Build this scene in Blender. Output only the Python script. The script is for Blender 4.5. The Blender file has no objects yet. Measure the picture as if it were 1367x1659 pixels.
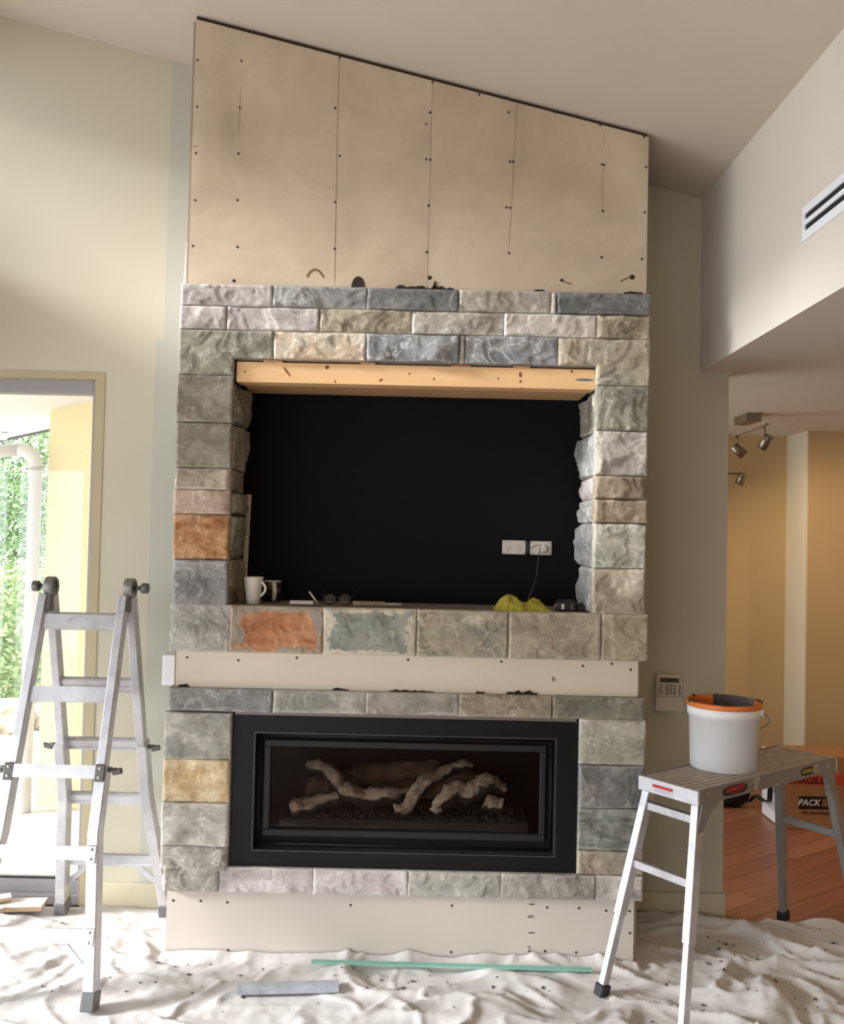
import bpy, bmesh, math, random
from mathutils import Vector, Matrix, noise

# ------------------------------------------------------------------ camera
F_PX = 1480.0; PITCH = math.radians(1.6); ROLL = 0.0225
CAM = Vector((0.0, -4.0, 1.84))
_F = Vector((0, math.cos(PITCH), math.sin(PITCH)))
_R0 = Vector((1, 0, 0)); _U0 = Vector((0, -math.sin(PITCH), math.cos(PITCH)))
_R = math.cos(ROLL)*_R0 + math.sin(ROLL)*_U0
_U = -math.sin(ROLL)*_R0 + math.cos(ROLL)*_U0
scene = bpy.context.scene
C = scene.collection
cam_d = bpy.data.cameras.new('camera'); cam = bpy.data.objects.new('camera', cam_d); C.objects.link(cam)
cam_d.sensor_fit = 'HORIZONTAL'; cam_d.sensor_width = 36.0; cam_d.lens = 36.0*F_PX/1367.0
cam_d.clip_start = 0.05; cam_d.clip_end = 200
m = Matrix.Identity(4)
for i in range(3):
    m[i][0] = _R[i]; m[i][1] = _U[i]; m[i][2] = -_F[i]; m[i][3] = CAM[i]
cam.matrix_world = m
scene.camera = cam

# ------------------------------------------------------------------ light
scene.view_settings.view_transform = 'Standard'; scene.view_settings.look = 'None'
scene.view_settings.gamma = 1.0; scene.view_settings.use_curve_mapping = False
scene.view_settings.exposure = 0.06
w = bpy.data.worlds.new('overcast_sky'); scene.world = w; w.use_nodes = True
bg = w.node_tree.nodes['Background']
bg.inputs[0].default_value = (0.87, 0.93, 1.01, 1); bg.inputs[1].default_value = 4.7
sd = bpy.data.lights.new('hazy_sun', 'SUN'); sd.energy = 8.0; sd.angle = math.radians(14); sd.color = (0.97, 0.97, 1.0)
sun = bpy.data.objects.new('hazy_sun', sd); C.objects.link(sun)
sun.rotation_mode = 'QUATERNION'
sun.rotation_quaternion = Vector((1.0, 0.27, -0.40)).to_track_quat('-Z', 'Y')
sun.location = (-8, -3, 6)
def portal(loc, direction, sx, sy):
    d = bpy.data.lights.new('window_portal', 'AREA'); d.shape = 'RECTANGLE'; d.size = sx; d.size_y = sy
    d.cycles.is_portal = True
    o = bpy.data.objects.new('window_portal', d); C.objects.link(o); o.location = loc
    o.rotation_mode = 'QUATERNION'; o.rotation_quaternion = Vector(direction).to_track_quat('-Z', 'Y')
portal((-2.84, -3.2, 1.28), (1, 0, 0), 7.0, 2.5)
portal((-2.84, -0.85, 3.76), (1, 0, 0), 2.8, 0.9)
portal((-2.0, -7.08, 1.05), (0, 1, 0), 1.5, 2.1)
portal((-2.16, 0.66, 1.3), (0, -1, 0), 1.2, 2.7)
portal((0.15, 1.9, 1.5), (1, 0, 0), 2.0, 2.0)

# ------------------------------------------------------------------ pixel helpers (1367 x 1659 frame)
def ray(x, y): return _F + _R*((x-683.5)/F_PX) + _U*((829.5-y)/F_PX)
def PY(x, y, Y=0.0): d = ray(x, y); return CAM + d*((Y-CAM.y)/d.y)
def PZ(x, y, Z=0.0): d = ray(x, y); return CAM + d*((Z-CAM.z)/d.z)

# ------------------------------------------------------------------ materials
def lin(c): 
    return tuple((((v/255.0)/12.92) if v/255.0 <= 0.04045 else (((v/255.0)+0.055)/1.055)**2.4) for v in c[:3]) + (1.0,)
def new_mat(name):
    mt = bpy.data.materials.new(name); mt.use_nodes = True
    nt = mt.node_tree; b = nt.nodes['Principled BSDF']
    return mt, nt, b
def N(nt, t, **kw):
    n = nt.nodes.new(t)
    for k, v in kw.items(): setattr(n, k, v)
    return n
def coords(nt, scale=(1, 1, 1), rnd=True, kind='Object'):
    tc = N(nt, 'ShaderNodeTexCoord'); mp = N(nt, 'ShaderNodeMapping'); mp.inputs['Scale'].default_value = scale
    nt.links.new(tc.outputs[kind], mp.inputs['Vector'])
    if rnd:
        oi = N(nt, 'ShaderNodeObjectInfo'); mu = N(nt, 'ShaderNodeMath', operation='MULTIPLY'); mu.inputs[1].default_value = 37.0
        nt.links.new(oi.outputs['Random'], mu.inputs[0]); nt.links.new(mu.outputs[0], mp.inputs['Location'])
    return mp.outputs[0]
def noise_tex(nt, vec, scale, detail=5, rough=0.55, dist=0.0):
    n = N(nt, 'ShaderNodeTexNoise'); n.inputs['Scale'].default_value = scale; n.inputs['Detail'].default_value = detail
    n.inputs['Roughness'].default_value = rough; n.inputs['Distortion'].default_value = dist
    nt.links.new(vec, n.inputs['Vector']); return n.outputs[0]
def ramp(nt, fac, stops):
    r = N(nt, 'ShaderNodeValToRGB'); e = r.color_ramp.elements
    while len(e) < len(stops): e.new(0.5)
    for i, (p, c) in enumerate(stops): e[i].position = p; e[i].color = c
    nt.links.new(fac, r.inputs[0]); return r.outputs[0]
def mixc(nt, fac, a, b, mode='MIX'):
    mx = N(nt, 'ShaderNodeMix', data_type='RGBA', blend_type=mode)
    for s, v in ((0, fac), (6, a), (7, b)):
        if hasattr(v, 'is_output'): nt.links.new(v, mx.inputs[s])
        else: mx.inputs[s].default_value = v
    return mx.outputs[2]
def bump(nt, b, h, strength=0.3, dist=0.01):
    bp = N(nt, 'ShaderNodeBump'); bp.inputs['Strength'].default_value = strength; bp.inputs['Distance'].default_value = dist
    nt.links.new(h, bp.inputs['Height']); nt.links.new(bp.outputs[0], b.inputs['Normal'])
BW = lambda v: (v, v, v, 1)
_cache = {}
def paint(name, col, rough=0.6, metal=0.0, var=0.06, scale=3.0, bmp=0.05, bscale=60.0, spec=0.5):
    """plain procedural finish: colour with slight mottling and fine relief"""
    if name in _cache: return _cache[name]
    mt, nt, b = new_mat(name); c = lin(col)
    v = coords(nt); n = noise_tex(nt, v, scale, 6)
    lo = tuple(x*(1-var) for x in c[:3])+(1,); hi = tuple(min(1, x*(1+var)) for x in c[:3])+(1,)
    nt.links.new(ramp(nt, n, [(0.3, lo), (0.7, hi)]), b.inputs['Base Color'])
    b.inputs['Roughness'].default_value = rough; b.inputs['Metallic'].default_value = metal
    b.inputs['Specular IOR Level'].default_value = spec
    if bmp > 0: bump(nt, b, noise_tex(nt, v, bscale, 3), bmp, 0.004)
    _cache[name] = mt; return mt
def stone_mat(name, c1, c2, vein=0.5, scale=5.0, streak=None, border=None):
    if name in _cache: return _cache[name]
    mt, nt, b = new_mat(name)
    v = coords(nt, (1, 1, 1.5))
    v2 = coords(nt, streak) if streak else v
    n1 = noise_tex(nt, v2, scale, 7, 0.62, 0.5)
    col = ramp(nt, n1, [(0.38, lin(c1)), (0.60, lin(c2))])
    n2 = noise_tex(nt, v, scale*2.4, 9, 0.72, 0.3)
    col = mixc(nt, 0.55, col, ramp(nt, n2, [(0.28, BW(0.55)), (0.5, BW(1.0)), (0.74, BW(1.5))]), 'MULTIPLY')
    n3 = noise_tex(nt, coords(nt, (0.8, 1, 1.1)), scale*0.9, 5, 0.55, 0.7)
    vm = ramp(nt, n3, [(0.488, BW(0)), (0.5, BW(vein*0.8)), (0.512, BW(0))])
    n6 = noise_tex(nt, v, scale*0.8, 4)
    lt = tuple(min(255, x+58) for x in c2)
    col = mixc(nt, vm, col, lin(lt))
    col = mixc(nt, ramp(nt, n6, [(0.60, BW(0)), (0.68, BW(0.35))]), col, lin(lt))
    n4 = noise_tex(nt, v, 90, 3)
    col = mixc(nt, 0.35, col, ramp(nt, n4, [(0.3, BW(0.7)), (0.7, BW(1.2))]), 'MULTIPLY')
    if border:
        tc = N(nt, 'ShaderNodeTexCoord'); sx = N(nt, 'ShaderNodeSeparateXYZ'); nt.links.new(tc.outputs['Generated'], sx.inputs[0])
        def edge(o):
            s = N(nt, 'ShaderNodeMath', operation='SUBTRACT'); nt.links.new(o, s.inputs[0]); s.inputs[1].default_value = 0.5
            a = N(nt, 'ShaderNodeMath', operation='ABSOLUTE'); nt.links.new(s.outputs[0], a.inputs[0]); return a.outputs[0]
        mx = N(nt, 'ShaderNodeMath', operation='MAXIMUM'); nt.links.new(edge(sx.outputs[0]), mx.inputs[0]); nt.links.new(edge(sx.outputs[2]), mx.inputs[1])
        ad = N(nt, 'ShaderNodeMath', operation='MULTIPLY_ADD'); nt.links.new(noise_tex(nt, v, 7, 6, 0.65), ad.inputs[0]); ad.inputs[1].default_value = 0.55
        nt.links.new(mx.outputs[0], ad.inputs[2])
        col = mixc(nt, ramp(nt, ad.outputs[0], [(0.685, BW(0)), (0.70, BW(1))]), col, lin(border))
    ge = N(nt, 'ShaderNodeNewGeometry')
    col = mixc(nt, ramp(nt, ge.outputs['Pointiness'], [(0.515, BW(0)), (0.60, BW(0.5))]), col, lin(lt))
    nt.links.new(col, b.inputs['Base Color'])
    b.inputs['Roughness'].default_value = 0.85; b.inputs['Specular IOR Level'].default_value = 0.3
    hb = N(nt, 'ShaderNodeMath', operation='ADD'); nt.links.new(n2, hb.inputs[0]); nt.links.new(n3, hb.inputs[1])
    bump(nt, b, hb.outputs[0], 0.5, 0.014)
    _cache[name] = mt; return mt
def wood_mat(name, c1, c2, axis='X', scale=6.0, rough=0.6):
    if name in _cache: return _cache[name]
    mt, nt, b = new_mat(name)
    sc = {'X': (0.6, 9, 9), 'Y': (9, 0.6, 9), 'Z': (9, 9, 0.6)}[axis]
    v = coords(nt, sc)
    n = noise_tex(nt, v, scale*0.5, 6, 0.6, 0.8)
    col = ramp(nt, n, [(0.3, lin(c1)), (0.7, lin(c2))])
    nt.links.new(col, b.inputs['Base Color']); b.inputs['Roughness'].default_value = rough
    bump(nt, b, n, 0.15, 0.004)
    _cache[name] = mt; return mt
def glass_mat(name, tint=(1, 1, 1, 1), refl=0.5, rough=0.01):
    mt = bpy.data.materials.new(name); mt.use_nodes = True; nt = mt.node_tree; nt.nodes.clear()
    o = N(nt, 'ShaderNodeOutputMaterial'); t = N(nt, 'ShaderNodeBsdfTransparent'); g = N(nt, 'ShaderNodeBsdfGlossy')
    t.inputs[0].default_value = tint; g.inputs['Roughness'].default_value = rough
    fr = N(nt, 'ShaderNodeFresnel'); fr.inputs[0].default_value = 1.5
    mu = N(nt, 'ShaderNodeMath', operation='MULTIPLY'); mu.inputs[1].default_value = refl; nt.links.new(fr.outputs[0], mu.inputs[0])
    mx = N(nt, 'ShaderNodeMixShader'); nt.links.new(mu.outputs[0], mx.inputs[0]); nt.links.new(t.outputs[0], mx.inputs[1]); nt.links.new(g.outputs[0], mx.inputs[2])
    nt.links.new(mx.outputs[0], o.inputs[0]); return mt

# ------------------------------------------------------------------ mesh helpers
WLOC = {}
def thing(name, label, cat, loc=(0, 0, 0), group=None, kind=None):
    o = bpy.data.objects.new(name, None); C.objects.link(o); o.location = loc; o.empty_display_size = 0.05
    WLOC[o.name] = Vector(loc)
    if label: o['label'] = label
    if cat: o['category'] = cat
    if group: o['group'] = group
    if kind: o['kind'] = kind
    return o
def tag(o, label=None, cat=None, group=None, kind=None):
    if label: o['label'] = label
    if cat: o['category'] = cat
    if group: o['group'] = group
    if kind: o['kind'] = kind
    return o
class MB:
    def __init__(s): s.v = []; s.f = []; s.sm = []
    def add(s, vs, fs, smooth=False):
        k = len(s.v); s.v += [Vector(p) for p in vs]
        for f in fs: s.f.append([k+i for i in f]); s.sm.append(smooth)
        return s
    def box(s, x0, x1, y0, y1, z0, z1):
        x0, x1 = sorted((x0, x1)); y0, y1 = sorted((y0, y1)); z0, z1 = sorted((z0, z1))
        return s.add([(x0, y0, z0), (x1, y0, z0), (x1, y1, z0), (x0, y1, z0), (x0, y0, z1), (x1, y0, z1), (x1, y1, z1), (x0, y1, z1)],
                     [(0, 3, 2, 1), (4, 5, 6, 7), (0, 1, 5, 4), (1, 2, 6, 5), (2, 3, 7, 6), (3, 0, 4, 7)])
    def obox(s, c, ax, ay, az, hx, hy, hz):
        c = Vector(c); ax, ay, az = Vector(ax).normalized(), Vector(ay).normalized(), Vector(az).normalized()
        p = [c+ax*hx*a+ay*hy*b+az*hz*d for d in (-1, 1) for a, b in ((-1, -1), (1, -1), (1, 1), (-1, 1))]
        return s.add(p, [(0, 3, 2, 1), (4, 5, 6, 7), (0, 1, 5, 4), (1, 2, 6, 5), (2, 3, 7, 6), (3, 0, 4, 7)])
    def prism(s, pts, d):
        """polygon pts (3d, planar) extruded by vector d"""
        n = len(pts); d = Vector(d); p = [Vector(q) for q in pts]
        fs = [tuple(range(n))[::-1], tuple(range(n, 2*n))]
        for i in range(n): j = (i+1) % n; fs.append((i, j, n+j, n+i))
        return s.add(p+[q+d for q in p], fs)
    def sweep(s, pts, prof, up, closed_caps=True, smooth=False):
        """profile [(a,b)] swept along pts; 'a' along side = tangent x up, 'b' along up"""
        pts = [Vector(p) for p in pts]; n = len(prof); vs = []; fs = []
        for i, p in enumerate(pts):
            t = (pts[min(i+1, len(pts)-1)]-pts[max(i-1, 0)]).normalized()
            sd = t.cross(Vector(up)).normalized(); u = sd.cross(t).normalized()
            vs += [p+sd*a+u*b for a, b in prof]
        for i in range(len(pts)-1):
            for j in range(n):
                k = (j+1) % n; fs.append((i*n+j, i*n+k, (i+1)*n+k, (i+1)*n+j))
        if closed_caps: fs.append(tuple(range(n))[::-1]); fs.append(tuple(range((len(pts)-1)*n, len(pts)*n)))
        return s.add(vs, fs, smooth)
    def tube(s, pts, r, n=8, smooth=True, caps=True):
        pts = [Vector(p) for p in pts]; vs = []; fs = []; ref = None
        rs = r if isinstance(r, (list, tuple)) else [r]*len(pts)
        for i, p in enumerate(pts):
            t = (pts[min(i+1, len(pts)-1)]-pts[max(i-1, 0)]).normalized()
            if ref is None: ref = t.orthogonal().normalized()
            ref = (ref-t*ref.dot(t)).normalized(); b = t.cross(ref)
            vs += [p+(ref*math.cos(2*math.pi*k/n)+b*math.sin(2*math.pi*k/n))*rs[i] for k in range(n)]
        for i in range(len(pts)-1):
            for j in range(n): k = (j+1) % n; fs.append((i*n+j, i*n+k, (i+1)*n+k, (i+1)*n+j))
        s.add(vs, fs, smooth)
        if caps:
            k = len(s.v)-len(vs)
            s.f.append([k+j for j in range(n)][::-1]); s.sm.append(False)
            s.f.append([k+(len(pts)-1)*n+j for j in range(n)]); s.sm.append(False)
        return s
    def lathe(s, prof, n=32, c=(0, 0, 0), axis=(0, 0, 1), smooth=True, closed=False):
        """prof: [(radius, height)] around axis through c"""
        ax = Vector(axis).normalized(); e1 = ax.orthogonal().normalized(); e2 = ax.cross(e1); c = Vector(c); vs = []; fs = []
        for r, h in prof:
            vs += [c+ax*h+(e1*math.cos(2*math.pi*k/n)+e2*math.sin(2*math.pi*k/n))*r for k in range(n)]
        mlen = len(prof)
        for i in range(mlen if closed else mlen-1):
            i2 = (i+1) % mlen
            for j in range(n): k = (j+1) % n; fs.append((i*n+j, i*n+k, i2*n+k, i2*n+j))
        return s.add(vs, fs, smooth)
    def build(s, name, mat, parent=None, bevel=0.0, kind=None, fix=True, segs=1):
        vs = s.v
        lo = Vector((min(p.x for p in vs), min(p.y for p in vs), min(p.z for p in vs)))
        hi = Vector((max(p.x for p in vs), max(p.y for p in vs), max(p.z for p in vs)))
        c = (lo+hi)/2
        me = bpy.data.meshes.new(name); me.from_pydata([p-c for p in vs], [], s.f)
        for p, sm in zip(me.polygons, s.sm): p.use_smooth = sm
        if fix or bevel:
            bm = bmesh.new(); bm.from_mesh(me)
            if fix: bmesh.ops.recalc_face_normals(bm, faces=bm.faces)
            if bevel:
                ed = [e for e in bm.edges if len(e.link_faces) == 2 and e.calc_face_angle(0) > 0.5]
                bmesh.ops.bevel(bm, geom=ed, offset=bevel, segments=segs, affect='EDGES', clamp_overlap=True, profile=0.5)
            bm.to_mesh(me); bm.free()
        me.materials.append(mat)
        o = bpy.data.objects.new(name, me); C.objects.link(o)
        if parent: o.parent = parent; o.location = c-WLOC[parent.name]
        else: o.location = c
        WLOC[o.name] = c
        if kind: o['kind'] = kind
        return o
def text_mesh(txt, size, mat, origin, xdir, up, name, parent, shear=0.0, bold=0.0, align='CENTER', spacing=1.0, depth=0.0004):
    cu = bpy.data.curves.new('txt', 'FONT'); cu.body = txt; cu.size = size; cu.align_x = align; cu.align_y = 'CENTER'
    cu.shear = shear; cu.offset = bold; cu.space_character = spacing; cu.extrude = depth; cu.resolution_u = 3
    to = bpy.data.objects.new('txt', cu); C.objects.link(to)
    dg = bpy.context.evaluated_depsgraph_get()
    me = bpy.data.meshes.new_from_object(to.evaluated_get(dg))
    bpy.data.objects.remove(to); bpy.data.curves.remove(cu)
    X = Vector(xdir).normalized(); Uu = Vector(up).normalized(); Z = X.cross(Uu)
    mb = MB(); mb.add([Vector(origin)+X*v.co.x+Uu*v.co.y+Z*v.co.z for v in me.vertices], [tuple(p.vertices) for p in me.polygons])
    bpy.data.meshes.remove(me)
    return mb.build(name, mat, parent, fix=False)
def struct(name, mb, mat, parent=None, bevel=0.0, label=None):
    o = mb.build(name, mat, parent, bevel)
    if not parent: o['kind'] = 'structure'
    if label: o['label'] = label
    return o
def fbm(p, o=4): return noise.fractal(p, 1.0, 2.0, o, noise_basis='PERLIN_ORIGINAL')

# ------------------------------------------------------------------ setting
YW = 0.52                                   # face of the wall behind the fireplace
XL, XR = -1.066, 0.967                      # sides of the chimney breast
def zc(x): return 4.146-0.2402*(x+1.064)    # raked ceiling
XB, ZS = 1.364, 2.693                       # bulkhead face, low ceiling
wall_c = (196, 189, 167)
# wall paint with a strip of the older, greyer coat left beside the chimney breast
mt, nt, b = new_mat('wall_paint')
geo = N(nt, 'ShaderNodeNewGeometry'); sx = N(nt, 'ShaderNodeSeparateXYZ'); nt.links.new(geo.outputs['Position'], sx.inputs[0])
nz = noise_tex(nt, geo.outputs['Position'], 14, 4)
ma = N(nt, 'ShaderNodeMath', operation='MULTIPLY_ADD'); nt.links.new(nz, ma.inputs[0]); ma.inputs[1].default_value = 0.012; nt.links.new(sx.outputs[0], ma.inputs[2])
st = N(nt, 'ShaderNodeMath', operation='LESS_THAN'); nt.links.new(sx.outputs[2], st.inputs[0]); st.inputs[1].default_value = 2.80
thr = N(nt, 'ShaderNodeMath', operation='MULTIPLY_ADD'); nt.links.new(st.outputs[0], thr.inputs[0]); thr.inputs[1].default_value = -0.04; thr.inputs[2].default_value = -1.297
g1 = N(nt, 'ShaderNodeMath', operation='GREATER_THAN'); nt.links.new(ma.outputs[0], g1.inputs[0]); nt.links.new(thr.outputs[0], g1.inputs[1])
g2 = N(nt, 'ShaderNodeMath', operation='LESS_THAN'); nt.links.new(sx.outputs[0], g2.inputs[0]); g2.inputs[1].default_value = 0.0
g3 = N(nt, 'ShaderNodeMath', operation='MULTIPLY'); nt.links.new(g1.outputs[0], g3.inputs[0]); nt.links.new(g2.outputs[0], g3.inputs[1])
nt.links.new(mixc(nt, g3.outputs[0], lin(wall_c), lin((183, 182, 168))), b.inputs['Base Color']); b.inputs['Roughness'].default_value = 0.7
bump(nt, b, noise_tex(nt, geo.outputs['Position'], 180, 2), 0.03, 0.003)
WALL = mt
CEIL = paint('ceiling_paint', (200, 190, 175), 0.85, var=0.02, bmp=0.04, bscale=150)
BULK = paint('bulkhead_paint', (214, 207, 195), 0.8, var=0.02, bmp=0.04, bscale=150)
TAN = paint('tan_paint', (205, 178, 136), 0.75, var=0.02, bmp=0.04, bscale=150)
DAYLIT = paint('daylit_paint', (222, 214, 196), 0.75, var=0.02, bmp=0.04, bscale=150)  # paler than the tan: daylight on the return put into the colour

XLW, YB, XRW, YF = -2.75, -7.0, 6.0, 3.11    # left wall, wall behind camera, far right wall, far wall
DX0, DX1, DZ = -2.70, -1.587, 2.624          # sliding door opening
mb = MB()
mb.prism([(XLW, YW, DZ), (DX1, YW, DZ), (DX1, YW, zc(DX1)), (XLW, YW, zc(XLW))], (0, 0.12, 0))
mb.prism([(DX1, YW, 0), (XB, YW, 0), (XB, YW, zc(XB)), (DX1, YW, zc(DX1))], (0, 0.12, 0))
mb.box(XB, 1.511, YW, YW+0.12, 0, ZS)
struct('wall_back', mb, WALL)
mb = MB().prism([(XLW-0.15, YB, zc(XLW-0.15)), (XB+0.1, YB, zc(XB+0.1)), (XB+0.1, YB, zc(XB+0.1)+0.15), (XLW-0.15, YB, zc(XLW-0.15)+0.15)], (0, YW+0.3-YB, 0))
struct('ceiling', mb, CEIL)
struct('wall_right', MB().box(XB, XB+0.1, YB, YW, ZS, 3.72), BULK)
struct('ceiling_low', MB().box(XB+0.1, XRW, YB, YW, ZS, ZS+0.08).box(XB, XB+0.1, YB, YW, ZS-0.001, ZS), BULK)
struct('ceiling_beyond', MB().box(0.1, XRW, YW+0.12, YF+0.1, ZS, ZS+0.08).box(1.511, XRW, YW, YW+0.12, ZS, ZS+0.08), BULK)
SUN_REACH, SKY_REACH = 3.2, 1.3  # reach of the added sun and sky blockers
# left wall with its glazing openings, wall behind the camera with a window opening
mb = MB()
mb.box(XLW-0.12, XLW, YB, YW, 2.5, 3.34).box(XLW-0.12, XLW, YB, YW, 4.14, zc(XLW)).box(XLW-0.12, XLW, YB, -6.7, 0, 2.5).box(XLW-0.12, XLW, YB, -2.2, 3.34, 4.14)
struct('wall_left', mb, WALL)
mb = MB()
for y in (-6.7, -5.3, -3.9, -2.5, -1.1, 0.3): mb.box(XLW-0.09, XLW-0.03, y-0.03, y+0.03, 0, 2.5); mb.box(XLW-0.09, XLW-0.03, y-0.03, y+0.03, 3.34, 4.14)
struct('window_1', mb, paint('window_aluminium', (150, 150, 150), 0.4, 0.6))
mb = MB().box(-1.25, XRW, YB-0.1, YB, 0, 4.6).box(XLW, -1.25, YB-0.1, YB, 2.1, 4.6)
struct('wall_front', mb, WALL)
# unseen roofs added outside: the low one blocks sun, the high one sky
struct('ceiling_sun_block', MB().box(XLW-0.12-SUN_REACH, XLW-0.12, YB, YW+0.1, 2.62, 2.72), paint('sun_block_lining', (150, 146, 140), .8))
struct('ceiling_sky_block', MB().prism([(XLW-0.15-SKY_REACH, YB, zc(XLW-0.15)+0.02), (XLW-0.15, YB, zc(XLW-0.15)+0.02), (XLW-0.15, YB, zc(XLW-0.15)+0.17), (XLW-0.15-SKY_REACH, YB, zc(XLW-0.15)+0.17)], (0, YW+0.3-YB, 0)), paint('sky_block_lining', (150, 146, 140), .8))
struct('wall_far_right', MB().box(XRW, XRW+0.1, YB, YF, 0, ZS), TAN)
struct('wall_far', MB().box(0.1, 2.835, YF, YF+0.1, 0, ZS), TAN)
struct('wall_return', MB().box(2.835, 2.845, 2.734, YF, 0, ZS), DAYLIT)
struct('wall_beyond', MB().box(2.845, XRW, 2.734, YF+0.1, 0, ZS), TAN)
struct('wall_side', MB().box(0.05, 0.15, YW+0.12, YF+0.1, 0, 0.5).box(0.05, 0.15, YW+0.12, YF+0.1, 2.5, ZS).box(0.05, 0.15, YW+0.12, 0.9, 0.5, 2.5).box(0.05, 0.15, 2.9, YF+0.1, 0.5, 2.5), TAN)
SKIRT = paint('skirting_paint', (206, 196, 168), 0.5, var=0.02, bmp=0)
struct('baseboard_left', MB().box(DX1+0.03, XL-0.01, YW-0.014, YW, 0, 0.12), SKIRT, bevel=0.003)
struct('baseboard_right', MB().box(XR+0.01, 1.525, YW-0.014, YW, 0, 0.135).box(1.511, 1.525, YW, YW+0.12, 0, 0.135), SKIRT, bevel=0.003)
struct('baseboard_far', MB().box(0.15, 2.835, YF-0.014, YF, 0, 0.12), SKIRT)

# floor: slab, and the timber boards that show past the drop cloth
floor = struct('floor', MB().box(XLW-0.12, XRW, YB, YW+0.12, -0.06, -0.012).box(0.05, XRW, YW+0.12, YF, -0.06, -0.012), paint('subfloor', (150, 105, 78), 0.5))
PLANKM = [wood_mat('red_timber_%s' % k, c1, c2, 'X', 4.0, 0.32) for k, (c1, c2) in
          {'warm': ((140, 88, 64), (170, 112, 84)), 'pale': ((156, 104, 78), (182, 126, 98)), 'deep': ((126, 78, 56), (156, 100, 74))}.items()]
def clip(poly, a, bb, c):          # keep a*x+b*y<=c
    out = []
    for i in range(len(poly)):
        p, q = poly[i], poly[(i+1) % len(poly)]; dp, dq = a*p[0]+bb*p[1]-c, a*q[0]+bb*q[1]-c
        if dp <= 0: out.append(p)
        if (dp < 0) != (dq < 0) and dp != dq: t = dp/(dp-dq); out.append((p[0]+(q[0]-p[0])*t, p[1]+(q[1]-p[1])*t))
    return out
rnd = random.Random(4)
ang = math.radians(35); du = (math.cos(ang), math.sin(ang)); dv = (-math.sin(ang), math.cos(ang)); pw = 0.13
o0 = (2.6, 1.2)
for i in range(-22, 22):
    s = -4.2-rnd.random()*1.6
    while s < 4.2:
        e = s+1.5+rnd.random()*1.4
        q = [(o0[0]+du[0]*a+dv[0]*bb, o0[1]+du[1]*a+dv[1]*bb) for a, bb in ((s+.001, i*pw+.0012), (e-.001, i*pw+.0012), (e-.001, (i+1)*pw-.0012), (s+.001, (i+1)*pw-.0012))]
        for cl in ((-1, 0, -1.53), (1, 0, 4.4), (0, -1, 0.1), (0, 1, 2.72)):
            if len(q) >= 3: q = clip(q, *cl)
        s = e
        if len(q) < 3: continue
        ar = abs(sum(q[k][0]*q[(k+1) % len(q)][1]-q[(k+1) % len(q)][0]*q[k][1] for k in range(len(q))))/2
        if ar < 0.004: continue
        # own frame so that the grain runs along the board
        cx = sum(p[0] for p in q)/len(q); cy = sum(p[1] for p in q)/len(q)
        loc = [((p[0]-cx)*du[0]+(p[1]-cy)*du[1], (p[0]-cx)*dv[0]+(p[1]-cy)*dv[1]) for p in q]
        pb = MB().prism([(p[0], p[1], -0.012) for p in loc], (0, 0, 0.012))
        po = pb.build('floor_plank', PLANKM[rnd.choice((0, 0, 0, 1, 2))], None)
        cc = WLOC[po.name].copy()
        po.rotation_euler = (0, 0, ang)
        po.location = Vector((cx+cc.x*du[0]+cc.y*dv[0], cy+cc.x*du[1]+cc.y*dv[1], cc.z))-WLOC[floor.name]
        po.parent = floor

# sliding door at the left
door = thing('door_1', 'grey aluminium framed sliding glass door beside the fireplace', 'door', (-2.1, YW, 0), kind='structure')
REV = paint('door_reveal_paint', (178, 164, 130), 0.6, var=0.03)
FRM = paint('door_aluminium', (150, 146, 146), 0.45, 0.2, var=0.04)
MB().box(DX1-0.045, DX1, YW-0.004, YW+0.118, 0, DZ).box(DX0, DX1-0.045, YW-0.004, YW+0.118, DZ-0.035, DZ).build('reveal', REV, door)
MB().box(DX1-0.07, DX1-0.045, YW+0.03, YW+0.11, 0, DZ-0.035).build('jamb', FRM, door, 0.002)
MB().box(DX0, DX1-0.07, YW+0.03, YW+0.11, DZ-0.105, DZ-0.035).build('head_rail', FRM, door, 0.002)
MB().box(DX0, DX1-0.045, YW+0.01, YW+0.115, 0.0, 0.045).build('track', FRM, door, 0.002)
MB().box(DX0, DX1-0.07, YW+0.05, YW+0.09, 0.045, 0.115).build('bottom_rail', FRM, door, 0.002)
MB().box(DX0, DX1-0.072, YW+0.048, YW+0.05, 0.112, 0.122).build('gasket', paint('black_rubber', (30, 30, 32), 0.6), door)
MB().box(DX0, DX1-0.07, YW+0.068, YW+0.074, 0.115, DZ-0.105).build('pane', glass_mat('door_glass', refl=0.9), door)

# ------------------------------------------------------------------ fireplace surround
fp = thing('fireplace_surround', 'part-finished stone-clad chimney breast with a black television niche and bare cement board', 'fireplace', (-0.05, 0.25, 0))
mt, nt, b = new_mat('cement_board')
v = coords(nt)
n1 = noise_tex(nt, v, 1.7, 8, 0.62, 0.7); n2 = noise_tex(nt, v, 7, 6, 0.6)
col = ramp(nt, n1, [(0.3, lin((176, 157, 132))), (0.7, lin((210, 192, 167)))])
col = mixc(nt, 0.5, col, ramp(nt, n2, [(0.25, BW(0.84)), (0.6, BW(1.02)), (0.8, BW(1.1))]), 'MULTIPLY')
nt.links.new(col, b.inputs['Base Color']); b.inputs['Roughness'].default_value = 0.55; bump(nt, b, n2, 0.04, 0.004)
BOARD = mt
BOARDP = paint('pale_cement_board', (216, 206, 194), 0.6, var=0.03, scale=2.0, bmp=0.03)
EDGE = paint('board_edge', (150, 132, 110), 0.8)
DARK = paint('shadow_gap', (24, 20, 17), 0.9, bmp=0)
ZA = 2.925                                    # top of the upper stone courses
zb = lambda x: zc(x)-0.022
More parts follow.
